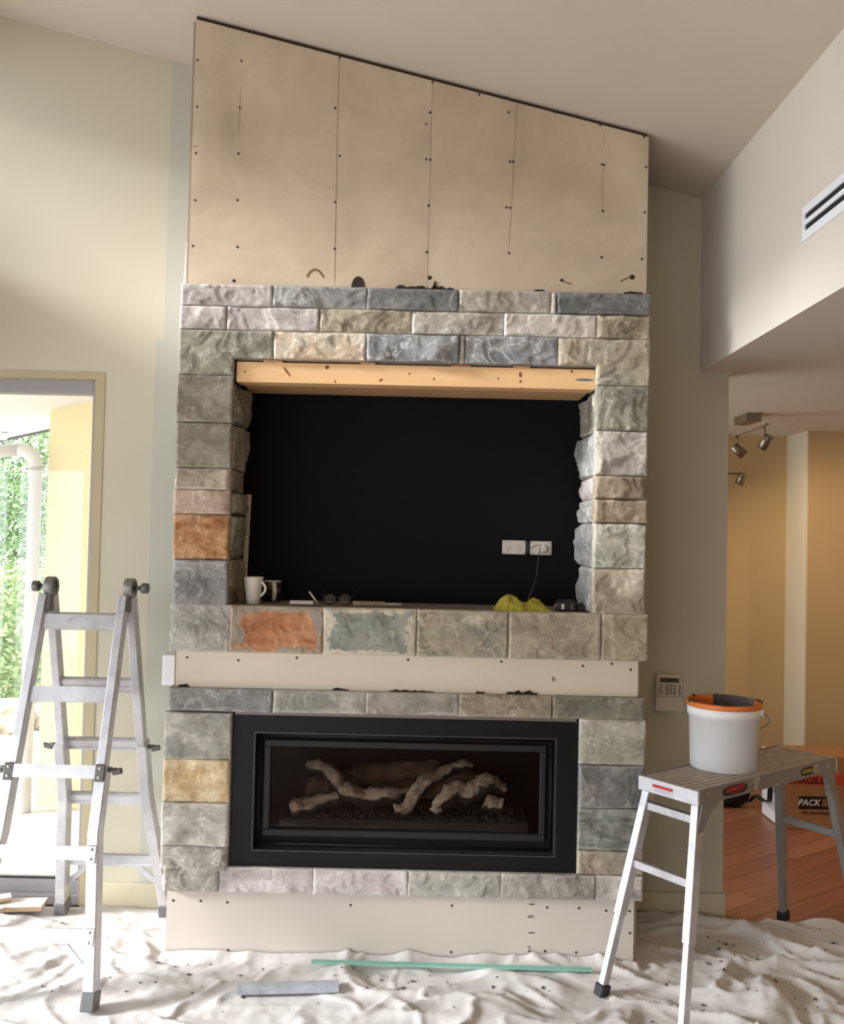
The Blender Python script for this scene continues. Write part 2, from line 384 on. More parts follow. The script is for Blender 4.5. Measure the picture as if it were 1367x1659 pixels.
def upper_panel(x0, x1, x2, x3):
    MB().prism([(x0, 0, ZA-0.02), (x1, 0, ZA-0.02), (x2, 0, zb(x2)), (x3, 0, zb(x3))], (0, 0.012, 0)).build('cement_board_panel', BOARD, fp)
ja, jb = PY(692, 465, 0).x, PY(700.5, 130, 0).x
upper_panel(XL+0.012, ja-0.0008, jb-0.0008, XL+0.012); upper_panel(ja+0.0008, XR, XR, jb+0.0008)
MB().prism([(XL+0.012, 0.014, 2.6), (XR-0.005, 0.014, 2.6), (XR-0.005, 0.014, zc(XR)-0.004), (XL+0.012, 0.014, zc(XL)-0.004)], (0, 0.02, 0)).build('backing_frame', paint('dark_studs', (58, 44, 30), 0.9), fp)
MB().box(XL+0.01, XR-0.01, -0.002, 0.012, 1.166, 1.335).build('cement_board_band', paint('buff_cement_board', (222, 208, 188), 0.6, var=0.04, scale=2.0, bmp=0.03), fp)
MB().box(XL, XR-0.012, -0.002, 0.012, 0.0, 0.304).build('cement_board_plinth', BOARDP, fp)
MB().box(XL, XL+0.011, 0.013, YW, 0.0, zc(XL)-0.03).build('side_board', EDGE, fp)
MB().box(XR-0.011, XR, 0.004, YW, 0.0, zc(XR)-0.03).build('side_board', EDGE, fp)
# backing behind the stone and the niche lining
ZN0, ZN1 = 1.531, 2.602                       # niche ledge and head
NX0, NX1 = -0.836, 0.745
CORE = paint('fibre_backing', (170, 160, 145), 0.9)
BLK = paint('matt_black_board', (9, 9, 10), 0.8, var=0.1, bmp=0.02, spec=0.2)
MB().box(XL+0.012, NX0-0.034, 0, 0.34, 1.335, 2.9).build('column_core', CORE, fp)
MB().box(NX1+0.034, XR-0.012, 0, 0.34, 1.335, 2.9).build('column_core', CORE, fp)
MB().box(NX0-0.033, NX1+0.033, 0, 0.012, ZN1, 2.9).build('head_backing', CORE, fp)
MB().box(NX0-0.033, NX1+0.033, 0.0, 0.36, 1.34, ZN0-0.014).build('ledge_core', CORE, fp)
MB().box(NX0-0.12, NX1+0.12, 0.362, 0.38, ZN0-0.1, 2.75).build('niche_back', BLK, fp)
LEDGE = paint('mortar_ledge', (128, 116, 100), 0.9, var=0.25, scale=9, bmp=0.3, bscale=30)
MB().box(NX0-0.03, NX1+0.03, 0.0, 0.36, ZN0-0.013, ZN0-0.004).build('ledge_slab', LEDGE, fp)
MB().box(XL+0.012, -0.80, 0, 0.05, 0.30, 1.165).build('column_core', CORE, fp)
MB().box(0.705, XR-0.012, 0, 0.05, 0.30, 1.165).build('column_core', CORE, fp)
MB().box(-0.80, 0.705, 0, 0.05, 1.07, 1.165).build('head_backing', CORE, fp)
MB().box(-0.80, 0.705, 0, 0.05, 0.30, 0.386).build('sill_backing', CORE, fp)

# --- stones: split-face blocks with their own chipped relief
def make_stone(to_world, u0, u1, v0, v1, mat, seed, base=0.026, relief=0.022, notch=None, margin=0.016, gap=0.0010, cell=0.0068, back=0.0):
    u0 += gap; u1 -= gap; v0 += gap; v1 -= gap
    r = random.Random(seed)
    def lin_s(a, bb): n = max(2, int(round((bb-a)/cell))); return [a+(bb-a)*i/n for i in range(n+1)]
    if notch:                                  # notch = (nu0, nu1, nv): cut below nv between nu0..nu1
        nu0, nu1, nv = notch
        cu = nu0 if nu0 > u0+0.01 else nu1
        us = lin_s(u0, cu)[:-1]+lin_s(cu, u1); vs_ = lin_s(v0, nv)[:-1]+lin_s(nv, v1)
    else: us = lin_s(u0, u1); vs_ = lin_s(v0, v1)
    def inside(a, c): return not (notch and nu0-1e-6 <= a <= nu1+1e-6 and c <= nv+1e-6)
    w_, h_ = u1-u0, v1-v0
    pl = []
    for k in range(7):
        pl.append((u0+w_*r.random(), v0+h_*r.random(), r.uniform(-.24, .24), r.uniform(-.34, .34), r.uniform(0.5, 1.0)))
    off = Vector((r.uniform(-50, 50), r.uniform(-50, 50), r.uniform(-50, 50)))
    mg = [margin*r.choice((0.12, 0.12, 0.4, 0.8, 1.3)) for _ in range(4)]
    def height(a, c):
        h = min(relief*p[4]+(a-p[0])*p[2]+(c-p[1])*p[3] for p in pl)
        h = max(h, relief*0.1)*0.95
        q = Vector((a, c, 0))*6+off
        n_ = (fbm(q*0.8+Vector((0, 0, 5)), 3)*0.9+0.5)*4.0            # flaked cleavage steps
        fl = math.floor(n_); fr = n_-fl; fr = max(0.0, min(1.0, (fr-0.42)/0.14)); fr = fr*fr*(3-2*fr)
        h += relief*0.22*(fl+fr)+relief*0.2*(0.28-abs(fbm(q*1.15, 3)))+relief*0.07*fbm(q*5, 3)
        ds = (a-u0, u1-a, c-v0, v1-c)
        k = 1.0
        jag = 1+1.1*fbm(Vector((a, c, 3))*20+off, 3)
        for d_, g_ in zip(ds, mg):
            k = min(k, (max(0.0, d_)+.0006)/(g_*max(0.2, jag)))
        if notch:
            dn = math.hypot(max(nu0-a, a-nu1, 0), max(c-nv, 0)); k = min(k, (dn+.0006)/(mg[0]*max(.3, jag)))
        k = max(0.0, min(1.0, k)); k = math.sin(k*math.pi/2)
        return base+max(0.0, h)*k
    idx = {}; V = []; Fc = []
    for i, a in enumerate(us):
        for j, c in enumerate(vs_):
            if inside(a, c) and not (notch and (abs(a-cu) < 1e-6 or abs(c-nv) < 1e-6)):
                pass
            idx[i, j] = len(V); V.append(to_world(a, c, height(a, c)))
    cells = set()
    for i in range(len(us)-1):
        for j in range(len(vs_)-1):
            if inside((us[i]+us[i+1])/2, (vs_[j]+vs_[j+1])/2): cells.add((i, j))
    for i, j in cells: Fc.append((idx[i, j], idx[i+1, j], idx[i+1, j+1], idx[i, j+1]))
    n_front = len(Fc); bk = {}
    def B(i, j):
        if (i, j) not in bk: bk[i, j] = len(V); V.append(to_world(us[i], vs_[j], back))
        return bk[i, j]
    for i, j in cells:
        for (di, dj), (p, q) in {(-1, 0): ((i, j), (i, j+1)), (1, 0): ((i+1, j), (i+1, j+1)), (0, -1): ((i, j), (i+1, j)), (0, 1): ((i, j+1), (i+1, j+1))}.items():
            if (i+di, j+dj) not in cells: Fc.append((idx[p], idx[q], B(*q), B(*p)))
    used = sorted({k for f in Fc for k in f}); mp = {k: n for n, k in enumerate(used)}
    mb = MB(); mb.v = [Vector(V[k]) for k in used]; mb.f = [[mp[k] for k in f] for f in Fc]
    mb.sm = [k < n_front for k in range(len(Fc))]
    o = mb.build('stone', mat, fp)
    # keep crisp outer arrises
    return o
FRONT = lambda a, c, t: Vector((a, -t, c))
ST = {}
def calm(c, k=0.66): g = sum(c)/3; return tuple(g+(x-g)*k for x in c)
def SM(key, c1, c2, vein=0.4, **kw):
    kk_ = 0.85 if key in ('rust', 'rustedge', 'gold', 'peach') else 0.80
    c1, c2 = calm(c1, kk_), calm(c2, kk_)
    ST[key] = stone_mat('stone_'+key, c1, c2, vein, **kw); return ST[key]
SM('pinkgrey', (158, 148, 142), (182, 172, 164)); SM('grey', (124, 125, 122), (152, 151, 145), 0.6); SM('dark', (98, 100, 99), (124, 125, 121), 0.35)
SM('warmgrey', (150, 143, 130), (176, 168, 154), 0.6); SM('olive', (140, 128, 104), (170, 156, 128), 0.6); SM('pale', (190, 181, 168), (212, 202, 188), 0.3)
SM('greengrey', (122, 121, 104), (150, 145, 124), 0.7); SM('peach', (190, 158, 124), (196, 186, 162), 0.5); SM('slate', (116, 118, 119), (150, 151, 149), 0.9)
SM('mushroom', (128, 121, 104), (152, 144, 124), 0.3); SM('rose', (172, 144, 120), (192, 168, 146), 0.5)
SM('rust', (160, 96, 48), (206, 156, 110), 0.3, scale=8.0); SM('rustedge', (178, 108, 66), (206, 148, 104), 0.6, streak=(0.8, 1, 3), border=(158, 148, 134))
SM('sage', (154, 153, 140), (182, 178, 164), 0.5); SM('creamsage', (136, 144, 132), (172, 170, 152), 0.3, border=(208, 200, 178)); SM('mottle', (140, 140, 122), (176, 162, 136), 0.7)
SM('buff', (156, 142, 118), (184, 168, 142), 0.3); SM('sand', (160, 142, 112), (184, 168, 138), 0.4); SM('palegreen', (162, 160, 138), (196, 190, 170), 0.6)
SM('gold', (196, 160, 108), (222, 196, 152), 0.3); SM('ivory', (176, 174, 158), (212, 206, 192), 0.6); SM('streak', (112, 116, 106), (154, 154, 142), 0.3, streak=(2, 1, 9), scale=4.0)
SM('blush', (194, 182, 176), (216, 204, 198), 0.5); SM('brown', (136, 116, 90), (164, 144, 116), 0.3)
seed = [100]
def row(y_top, y_bot, joints, keys, ref=683, base=0.028, relief=0.020):
    zt, zb_ = PY(ref, y_top, -0.04).z, PY(ref, y_bot, -0.04).z
    for (a, c), k in zip(joints, keys):
        ym = (y_top+y_bot)/2
        seed[0] += 1
        make_stone(FRONT, PY(a, ym+(a-ref)*0.0215, -0.04).x, PY(c, ym+(c-ref)*0.0215, -0.04).x, zb_, zt, ST[k], seed[0], base, relief)
    return zt, zb_
J = lambda *xs: list(zip(xs[:-1], xs[1:]))
row(467, 503, J(292, 442, 593.6, 743, 892.6, 902.7, 1053), ['pinkgrey', 'grey', 'dark', 'warmgrey', 'warmgrey', 'dark'])
row(503, 541, J(290, 366, 516.5, 667, 816.7, 966.6, 1053), ['pinkgrey', 'pinkgrey', 'olive', 'warmgrey', 'pale', 'olive'])
zt, zb3 = row(541, 586.5, J(443, 593, 744, 753.5, 904.5), ['peach', 'slate', 'warmgrey', 'slate'])
xl0 = PY(287.5, 600, -0.04).x; xr1 = PY(1053, 600, -0.04).x
make_stone(FRONT, xl0, PY(443, 558, -0.04).x, PY(330, 606.5, -0.04).z, zt, ST['greengrey'], 31, 0.028, 0.02, notch=(NX0, 9, zb3))
make_stone(FRONT, PY(904.5, 570, -0.04).x, xr1, PY(1010, 624.5, -0.04).z, zt, ST['mottle'], 32, 0.028, 0.02, notch=(-9, NX1, zb3))
def column(x_of, ys, keys, xo, xi, yref_x):
    for (a, c), k in zip(J(*ys), keys):
        seed[0] += 1; ym = (a+c)/2
        make_stone(FRONT, *sorted((xo(ym), xi)), PY(yref_x, c, -0.04).z, PY(yref_x, a, -0.04).z, ST[k], seed[0], 0.028, 0.022)
column(None, (606.5, 684, 758, 793.5, 833, 907, 983.5), ['mushroom', 'mushroom', 'buff', 'rose', 'rust', 'grey'], lambda y: xl0+0.004*(seed[0] % 3-1), NX0, 330)
column(None, (624.5, 698, 771.4, 809, 847.5, 921.3, 997), ['greengrey', 'warmgrey', 'brown', 'brown', 'palegreen', 'buff'], lambda y: xr1-0.003*(seed[0] % 3), NX1, 1010)
# sill course
row(987.2, 1064, J(274, 372, 523, 674, 823, 973, 1050), ['sage', 'rustedge', 'creamsage', 'mottle', 'buff', 'sand'], base=0.034, relief=0.024)
# lower surround
row(1123.2, 1160.2, J(272, 440.5, 592, 742.8, 894.2, 1044), ['grey', 'sage', 'warmgrey', 'olive', 'greengrey'])
column(None, (1154.6, 1231, 1301.4, 1371.5, 1410.5), ['sage', 'gold', 'ivory', 'warmgrey'], lambda y: -1.092, -0.801, 325)
column(None, (1166, 1240.3, 1310, 1379.8, 1419.5), ['palegreen', 'grey', 'streak', 'buff'], lambda y: 0.985, 0.700, 990)
row(1412.8, 1454, J(263.5, 353.8, 506, 660.4, 811.3, 965, 1042), ['warmgrey', 'blush', 'blush', 'sage', 'warmgrey', 'pale'])
# niche jamb stones, rough faces turned into the niche
def side_stones(x_face, sgn, y0, y1, zs, keys, base, relief, sd):
    for (a, c), k in zip(J(*zs), keys):
        sd += 1
        make_stone((lambda u, w_, t: Vector((x_face+sgn*t, u, w_))), y0, y1-0.03*random.Random(sd).random(), a, c, ST[k], sd, base, relief, margin=0.03)
zl = [PY(330, y, -0.04).z for y in (983.5, 907, 833, 793.5, 758, 684, 612)]
side_stones(NX0-0.034, 1, 0.002, 0.35, zl, ['brown', 'greengrey', 'greengrey', 'mushroom', 'mushroom', 'greengrey'], 0.020, 0.034, 700)
zr = [PY(1010, y, -0.04).z for y in (997, 921.3, 847.5, 809, 771.4, 698, 634)]
side_stones(NX1+0.034, -1, 0.002, 0.35, zr, ['grey', 'grey', 'grey', 'pinkgrey', 'grey', 'greengrey'], 0.020, 0.034, 720)
# return stones along both flanks of the chimney breast
zf = [0.302, 0.405, 0.50, 0.69, 0.87, 1.07, 1.168]
zu = [1.33, 1.535, 1.735, 1.93, 2.03, 2.13, 2.33, 2.53, 2.725, 2.826, 2.924]
kk = ['sage', 'warmgrey', 'grey', 'buff', 'pale', 'mushroom', 'pinkgrey', 'olive', 'greengrey', 'ivory']
for x_face, sgn, sd in ((XL, -1, 800), (XR, 1, 840)):
    for zz in (zf, zu):
        for n, (ya, yb_) in enumerate(((0.002, 0.24), (0.24, 0.47))):
            side_stones(x_face, sgn, ya, yb_, zz, (kk[n*3:]+kk)[:len(zz)-1], 0.010 if sgn < 0 else 0.004, 0.014 if sgn < 0 else 0.008, sd+n*20+(40 if zz is zu else 0))
side_stones(XL-0.012, -1, 0.06, 0.40, [2.926, 3.14], ['pale'], 0.006, 0.012, 950)

# --- screws, pencil lines and mortar smears on the boards
SCREW = paint('screw_head', (60, 50, 40), 0.5, 0.4, bmp=0)
z6 = [(147,103),(423,168),(640,228),(880,303),(1115,357),(130,317),(362,322),(128,563),(353,567),(856,570),(122,808),(346,810),(880,822),(118,1056),(340,1055),(856,1066),(105,1297),(340,1302),(853,1312),(1356,593),(1336,840),(1357,843),(1348,1084),(1340,1330)]
z7 = [(132,238),(378,304),(120,397),(533,397),(779,397),(1016,465),(1247,527),(540,657),(557,657),(1026,672),(1037,675),(1258,686),(112,890),(522,898),(541,901),(1031,918),(1251,925),(101,1135),(536,1140),(1024,1162),(1236,1172)]
z5 = [(100,1168),(244,1170),(384,1178),(1035,1193),(247,1440),(388,1430),(1032,1432)]
z6b = [(267,1195),(769,1205),(937,1209),(1080,1222),(1203,1224),(1205,1340),(262,1440),(757,1435),(922,1442)]
z3 = [(140,928),(410,943),(718,930),(1305,940)]
z4 = [(495,950),(925,973),(1077,962),(1177,993)]
k = 0.3072
spx = [(280+x*k, y*k) for x, y in z6]+[(660+x*k, 60+y*k) for x, y in z7]+[(250+x*k, 1100+y*k) for x, y in z5]+[(650+x*k, 1100+y*k) for x, y in z6b]+[(260+x*k, 780+y*k) for x, y in z3]+[(660+x*k, 780+y*k) for x, y in z4]
proto = None
for x, y in spx:
    yy = 0.0 if y < 700 else -0.002
    p = PY(x, y, yy)
    if proto is None:
        proto = MB().lathe([(0.0001, 0.0006), (0.0022, 0.0006), (0.0026, 0.0016), (0.0052, 0.0014), (0.0054, 0.0)], 10, (p.x, yy, p.z), (0, -1, 0)).build('screw', SCREW, fp)
    else:
        o = proto.copy(); C.objects.link(o); o.parent = fp; o.location = Vector((p.x, yy-0.0008, p.z))-WLOC[fp.name]
PENCIL = paint('pencil', (112, 96, 78), 0.9, bmp=0)
def mark(pts, wd, name='pencil_line', mat=None, Y=0.0):
    ps = [PY(x, y, Y) for x, y in pts]
    mb = MB()
    for a, c in zip(ps[:-1], ps[1:]):
        d = (c-a).normalized(); s = Vector((0, -1, 0)).cross(d)*wd/2
        mb.add([a-s, a+s, c+s, c-s, a-s+Vector((0, -.0007, 0)), a+s+Vector((0, -.0007, 0)), c+s+Vector((0, -.0007, 0)), c-s+Vector((0, -.0007, 0))],
               [(0, 3, 2, 1), (4, 5, 6, 7), (0, 1, 5, 4), (1, 2, 6, 5), (2, 3, 7, 6), (3, 0, 4, 7)])
    return mb.build(name, mat or PENCIL, fp)
mark([(549.5, 90), (545.6, 250), (543, 400), (542, 458)], 0.0016); mark([(390, 140), (387, 215)], 0.0014); mark([(979, 215), (977, 238)], 0.0014); mark([(976, 270), (975, 345)], 0.001)
mark([(837, 165), (829, 330), (824, 400)], 0.0014)
mark([(312, 237), (320, 237)], 0.003)
SMEAR = paint('dark_mortar', (46, 40, 32), 0.95, var=0.3, scale=30, bmp=0.4)
LSM = paint('brown_smear', (122, 98, 70), 0.95, var=0.3, scale=30)
mark([(497, 449), (502, 441), (510, 436), (518, 440), (525, 450)], 0.010, 'smear', LSM)
mark([(1005, 456), (1015, 451), (1023, 448)], 0.007, 'smear', LSM); mark([(909, 454), (920, 459), (927, 460)], 0.006, 'smear', LSM)
for (x, y), r in {(910, 454): .008, (1024, 449): .012, (696, 450): .010, (379, 455): .008, (690, 201): .006}.items():
    p = PY(x, y, 0); MB().lathe([(0.0001, 0.002), (r*.6, 0.002), (r, 0.0)], 9, p, (0, -1, 0)).build('smear', LSM if x == 690 else SMEAR, fp)
p = PY(580, 466, 0); mb = MB(); n = 18
mb.prism([p+Vector((0.030*math.cos(a), 0, 0.050*max(0, math.sin(a)))) for a in [math.pi*i/n for i in range(n+1)]], (0, -0.0015, 0)).build('mortar_notch', SMEAR, fp)
def crust(x0, x1, ybase, slope, h, Y, sd, name='mortar_crust'):
    r = random.Random(sd); up = []; nn = max(4, int((x1-x0)/6))
    for i in range(nn+1):
        x = x0+(x1-x0)*i/nn; up.append((x, ybase+slope*(x-x0)-h*r.random()*(1 if 0 < i < nn else 0.1)))
    pts = [PY(x, y, Y) for x, y in up]+[PY(x1, ybase+slope*(x1-x0)+3, Y), PY(x0, ybase+3, Y)]
    MB().prism(pts, (0, -0.006, 0)).build(name, SMEAR, fp)
crust(640, 735, 467, 0.02, 6, 0, 1); crust(700, 716, 468, 0, 14, 0, 2); crust(865, 882, 471, 0.02, 3, 0, 3); crust(1010, 1040, 474, 0.02, 4, 0, 4)
crust(285, 308, 1114, 0.02, 7, -0.002, 5); crust(538, 566, 1117, 0.02, 4, -0.002, 6); crust(630, 702, 1119, 0.02, 4, -0.002, 7); crust(770, 785, 1122, 0.02, 3, -0.002, 8); crust(820, 870, 1122, 0.02, 5, -0.002, 9)
INK = paint('pencil_dark', (70, 64, 60), 0.9, bmp=0)
for t, x, y, s, rot in (('2', 857, 1538, 0.034, 0), ('5', 860, 1485, 0.034, 90), ('R', 897, 1101, 0.03, 0)):
    a = math.radians(rot); text_mesh(t, s, INK, PY(x, y, -0.0028), (math.cos(a), 0, math.sin(a)), (-math.sin(a), 0, math.cos(a)), 'pencil_note', fp)
mark([(856, 1511), (866, 1511.5)], 0.005, 'pencil_line', INK, -0.002); mark([(857, 1465), (866, 1465)], 0.005, 'pencil_line', INK, -0.002)

# --- pine lintel beams with packers
PINE = wood_mat('pine', (224, 178, 124), (240, 200, 150), 'X', 5.0); PINE2 = wood_mat('pine_dull', (190, 150, 108), (214, 172, 126), 'X', 5.0)
bx0, bx1 = PY(383, 600, -0.012).x, PY(963.5, 615, -0.012).x
bz1, bz0 = 2.594, 2.504
lint = []
for i, (ya, yb_, zo, xo, mtp) in enumerate(((-0.012, 0.078, 0, 0, PINE), (0.092, 0.20, 0.004, 0.008, PINE2), (0.214, 0.345, 0.006, 0.006, PINE2))):
    lint.append(MB().box(bx0+xo, bx1-xo, ya, yb_, bz0+zo, bz1).build('lintel_beam', mtp, fp, 0.002))
KNOT = paint('knot', (128, 70, 30), 0.7, var=0.3, scale=40, bmp=0); HOLE = paint('nail_hole', (40, 26, 18), 0.8, bmp=0); BLUE = paint('blue_chalk', (84, 112, 122), 0.8, var=0.3, scale=40)
bY = -0.012
def disc(x, y, rx, rz, mat, nm, rot=0):
    p = PY(x, y, bY); ca, sa = math.cos(rot), math.sin(rot); o = [(rx*math.cos(a), rz*math.sin(a)) for a in [2*math.pi*i/12 for i in range(12)]]
    ob = MB().prism([p+Vector((u*ca-w_*sa, 0, u*sa+w_*ca)) for u, w_ in o], (0, -0.0006, 0)).build(nm, mat, lint[0])
for x, y in ((396.5, 602), (663, 606), (807, 613.5), (703, 614), (948, 616)): disc(x, y, .004, .004, HOLE, 'nail_hole')
for x, y, rx, rz, ro in ((530, 595, .009, .009, 0), (464, 601, .022, .005, -.9), (617, 616, .010, .005, .8), (469, 608, .004, .004, 0), (843, 607, .007, .012, 0), (843, 618, .005, .007, 0), (926, 602, .004, .008, 0), (845, 629, .004, .004, 0), (543, 618, .004, .006, 0)): disc(x, y, rx, rz, KNOT, 'knot', ro)
disc(947, 615.5, .040, .006, BLUE, 'chalk_mark')
for x0, x1 in ((428, 458), (585, 608), (732, 762), (832, 858)):
    a, c = PY(x0, 588, 0).x, PY(x1, 588, 0).x
    MB().box(a, c, -0.018, 0.05, bz1, ZN1-0.001).build('packer', PINE2 if x0 != 732 else wood_mat('rosy_packer', (150, 104, 84), (172, 124, 100)), fp)

# ------------------------------------------------------------------ gas fire
gf = thing('gas_fire', 'black wide gas log fire set into the lower stone surround', 'gas fire', (-0.05, 0.1, 0.386))
IRON = paint('satin_black_steel', (16, 17, 19), 0.5, 0.0, var=0.08, bmp=0.02, spec=0.25)
IRON2 = paint('charcoal_steel', (36, 37, 39), 0.55, 0.0, var=0.05, bmp=0.02, spec=0.3)
SOOT = paint('firebox_black', (11, 10, 10), 0.9, bmp=0.1)
ox0, ox1, oz0, oz1 = -0.797, 0.698, 0.390, 1.056
rx0, rx1, rz0, rz1 = -0.700, 0.603, 0.476, 0.977
def ring(mb, a0, a1, c0, c1, b0, b1, d0, d1, y0, y1):
    """rectangular ring: outer a0..a1 x c0..c1, inner b0..b1 x d0..d1, from y0 (front) to y1"""
    mb.box(a0, a1, y0, y1, d1, c1); mb.box(a0, a1, y0, y1, c0, d0); mb.box(a0, b0, y0, y1, d0, d1); mb.box(b1, a1, y0, y1, d0, d1); return mb
ring(MB(), ox0, ox1, oz0, oz1, rx0, rx1, rz0, rz1, -0.012, -0.004).build('fascia', IRON, gf)
ring(MB(), rx0-.004, rx1+.004, rz0-.004, rz1+.004, rx0, rx1, rz0, rz1, -0.014, 0.05).build('return_edge', paint('worn_edge', (84, 86, 88), 0.4, 0.5), gf)
ring(MB(), rx0, rx1, rz0, rz1, rx0+.024, rx1-.024, rz0+.024, rz1-.022, 0.03, 0.05).build('recess', SOOT, gf)
tp = MB()
for z in (rz1-0.014, rz0+0.016): tp.tube([(rx0+.012, 0.024, z), (rx1-.012, 0.024, z)], 0.007, 8)
for x in (rx0+.013, rx1-.013): tp.tube([(x, 0.024, rz0+.016), (x, 0.024, rz1-.014)], 0.006, 8)
tp.build('bead', IRON, gf)
ix0, ix1, iz0, iz1 = -0.664, 0.566, 0.527, 0.943
gx0, gx1, gz0, gz1 = -0.636, 0.541, 0.556, 0.914
ring(MB(), ix0, ix1, iz0, iz1, gx0, gx1, gz0, gz1, 0.016, 0.045).build('door_frame', IRON2, gf, 0.003)
ring(MB(), rx0+.02, rx1-.02, rz0+.02, rz1-.02, ix0+.002, ix1-.002, iz0+.002, iz1-.002, 0.045, 0.055).build('recess', SOOT, gf)
MB().box(gx0-.005, gx1+.005, 0.034, 0.038, gz0-.005, gz1+.005).build('glass', glass_mat('fire_glass', (0.82, 0.80, 0.78, 1), 0.3, 0.02), gf)
fx0, fx1, fz0, fz1, fy1 = -0.70, 0.605, 0.53, 0.975, 0.42
MB().box(fx0, fx0+.01, .056, fy1, fz0, fz1).box(fx1-.01, fx1, .056, fy1, fz0, fz1).box(fx0, fx1, fy1, fy1+.01, fz0, fz1).box(fx0, fx1, .056, fy1, fz1-.01, fz1).box(fx0, fx1, .056, fy1, fz0-.01, fz0).build('firebox', SOOT, gf)
MB().box(-0.60, 0.50, 0.06, 0.38, fz0, 0.592).build('burner_tray', paint('burner_tray', (52, 49, 46), 0.9), gf, 0.004)
mt, nt, b = new_mat('ceramic_log'); v = coords(nt, (1, 1, 1))
n1 = noise_tex(nt, v, 16, 7, 0.65, 1.5); n2 = noise_tex(nt, v, 6, 4)
col = ramp(nt, n1, [(0.3, lin((96, 82, 68))), (0.5, lin((186, 170, 150))), (0.7, lin((214, 200, 182)))])
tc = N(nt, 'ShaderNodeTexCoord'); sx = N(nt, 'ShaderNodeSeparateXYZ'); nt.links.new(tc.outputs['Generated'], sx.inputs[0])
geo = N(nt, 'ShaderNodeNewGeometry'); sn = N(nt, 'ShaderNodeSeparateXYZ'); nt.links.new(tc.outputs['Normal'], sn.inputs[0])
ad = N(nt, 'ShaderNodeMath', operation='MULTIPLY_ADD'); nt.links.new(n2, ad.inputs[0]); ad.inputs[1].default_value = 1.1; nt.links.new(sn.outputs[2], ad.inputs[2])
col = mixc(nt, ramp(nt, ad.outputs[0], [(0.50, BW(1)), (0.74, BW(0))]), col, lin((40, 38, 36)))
nt.links.new(col, b.inputs['Base Color']); b.inputs['Roughness'].default_value = 0.9; bump(nt, b, n1, 0.7, 0.012); LOG = mt
LOGB = paint('dark_ceramic_log', (104, 88, 70), 0.9, var=0.5, scale=18, bmp=0.5, bscale=30)
def log(pts, radii, mat, sd, n=14):
    # resample smoothly
    P = [Vector(p) for p in pts]; out = []; rr = []
    for i in range(len(P)-1):
        p0, p1, p2, p3 = P[max(i-1, 0)], P[i], P[i+1], P[min(i+2, len(P)-1)]
        for s in range(6):
            t = s/6; out.append(0.5*((2*p1)+(p2-p0)*t+(2*p0-5*p1+4*p2-p3)*t*t+(3*p1-p0-3*p2+p3)*t**3)); rr.append(radii[i]+(radii[i+1]-radii[i])*t)
    out.append(P[-1]); rr.append(radii[-1])
    mb = MB().tube(out, rr, n)
    off = Vector((sd*7.3, sd*3.1, 0))
    ax = {}
    for i in range(len(out)):
        for j in range(n):
            q = mb.v[i*n+j]; d = q-out[i]
            mb.v[i*n+j] = out[i]+d*(1+0.5*fbm(q*22+off, 4)+0.3*fbm(q*55+off, 3))
    return mb.build('log', mat, gf)
def LP(px, py, Y): return PY(px, py, Y)
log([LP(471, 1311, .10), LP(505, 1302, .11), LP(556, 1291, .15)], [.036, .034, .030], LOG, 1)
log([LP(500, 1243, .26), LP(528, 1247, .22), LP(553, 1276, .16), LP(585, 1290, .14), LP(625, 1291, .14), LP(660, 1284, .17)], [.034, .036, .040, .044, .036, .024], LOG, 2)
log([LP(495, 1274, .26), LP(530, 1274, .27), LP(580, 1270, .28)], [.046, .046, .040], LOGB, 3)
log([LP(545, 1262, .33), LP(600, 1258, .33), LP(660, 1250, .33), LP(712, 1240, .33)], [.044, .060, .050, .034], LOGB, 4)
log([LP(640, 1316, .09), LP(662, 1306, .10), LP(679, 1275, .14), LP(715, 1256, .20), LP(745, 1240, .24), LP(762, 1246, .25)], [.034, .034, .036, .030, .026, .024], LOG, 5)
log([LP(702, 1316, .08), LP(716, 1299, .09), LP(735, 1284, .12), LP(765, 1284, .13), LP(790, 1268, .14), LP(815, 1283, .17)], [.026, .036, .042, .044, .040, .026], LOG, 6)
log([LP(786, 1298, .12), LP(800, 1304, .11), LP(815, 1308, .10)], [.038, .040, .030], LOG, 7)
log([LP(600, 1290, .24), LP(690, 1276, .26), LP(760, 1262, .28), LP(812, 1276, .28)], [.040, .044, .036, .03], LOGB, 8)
r = random.Random(9); mb = MB()
for i in range(1500):
    x = r.uniform(-0.545, 0.445); y = r.uniform(.075, .32); s = r.uniform(.004, .010)
    q = Vector((x, y, 0.592+s*.5+0.05*max(0, (y-.1))*r.random()))
    a = Vector((r.uniform(-1, 1), r.uniform(-1, 1), r.uniform(-1, 1))).normalized(); bb = a.orthogonal().normalized(); cc = a.cross(bb)
    mb.add([q+a*s, q-a*s, q+bb*s*.8, q-bb*s*.8, q+cc*s*.6, q-cc*s*.6], [(0, 2, 4), (2, 1, 4), (1, 3, 4), (3, 0, 4), (2, 0, 5), (1, 2, 5), (3, 1, 5), (0, 3, 5)])
o = mb.build('ember_chips', paint('ember_chips', (74, 72, 70), 0.8, var=0.5, scale=60), gf, fix=False); o['kind'] = 'stuff'
MB().box(PY(381, 1160, -.02).x, PY(934, 1160, -.02).x, -0.022, -0.004, 1.057, 1.0705).build('lintel_angle', paint('galvanised_lintel', (128, 116, 112), 0.5, 0.3), gf)

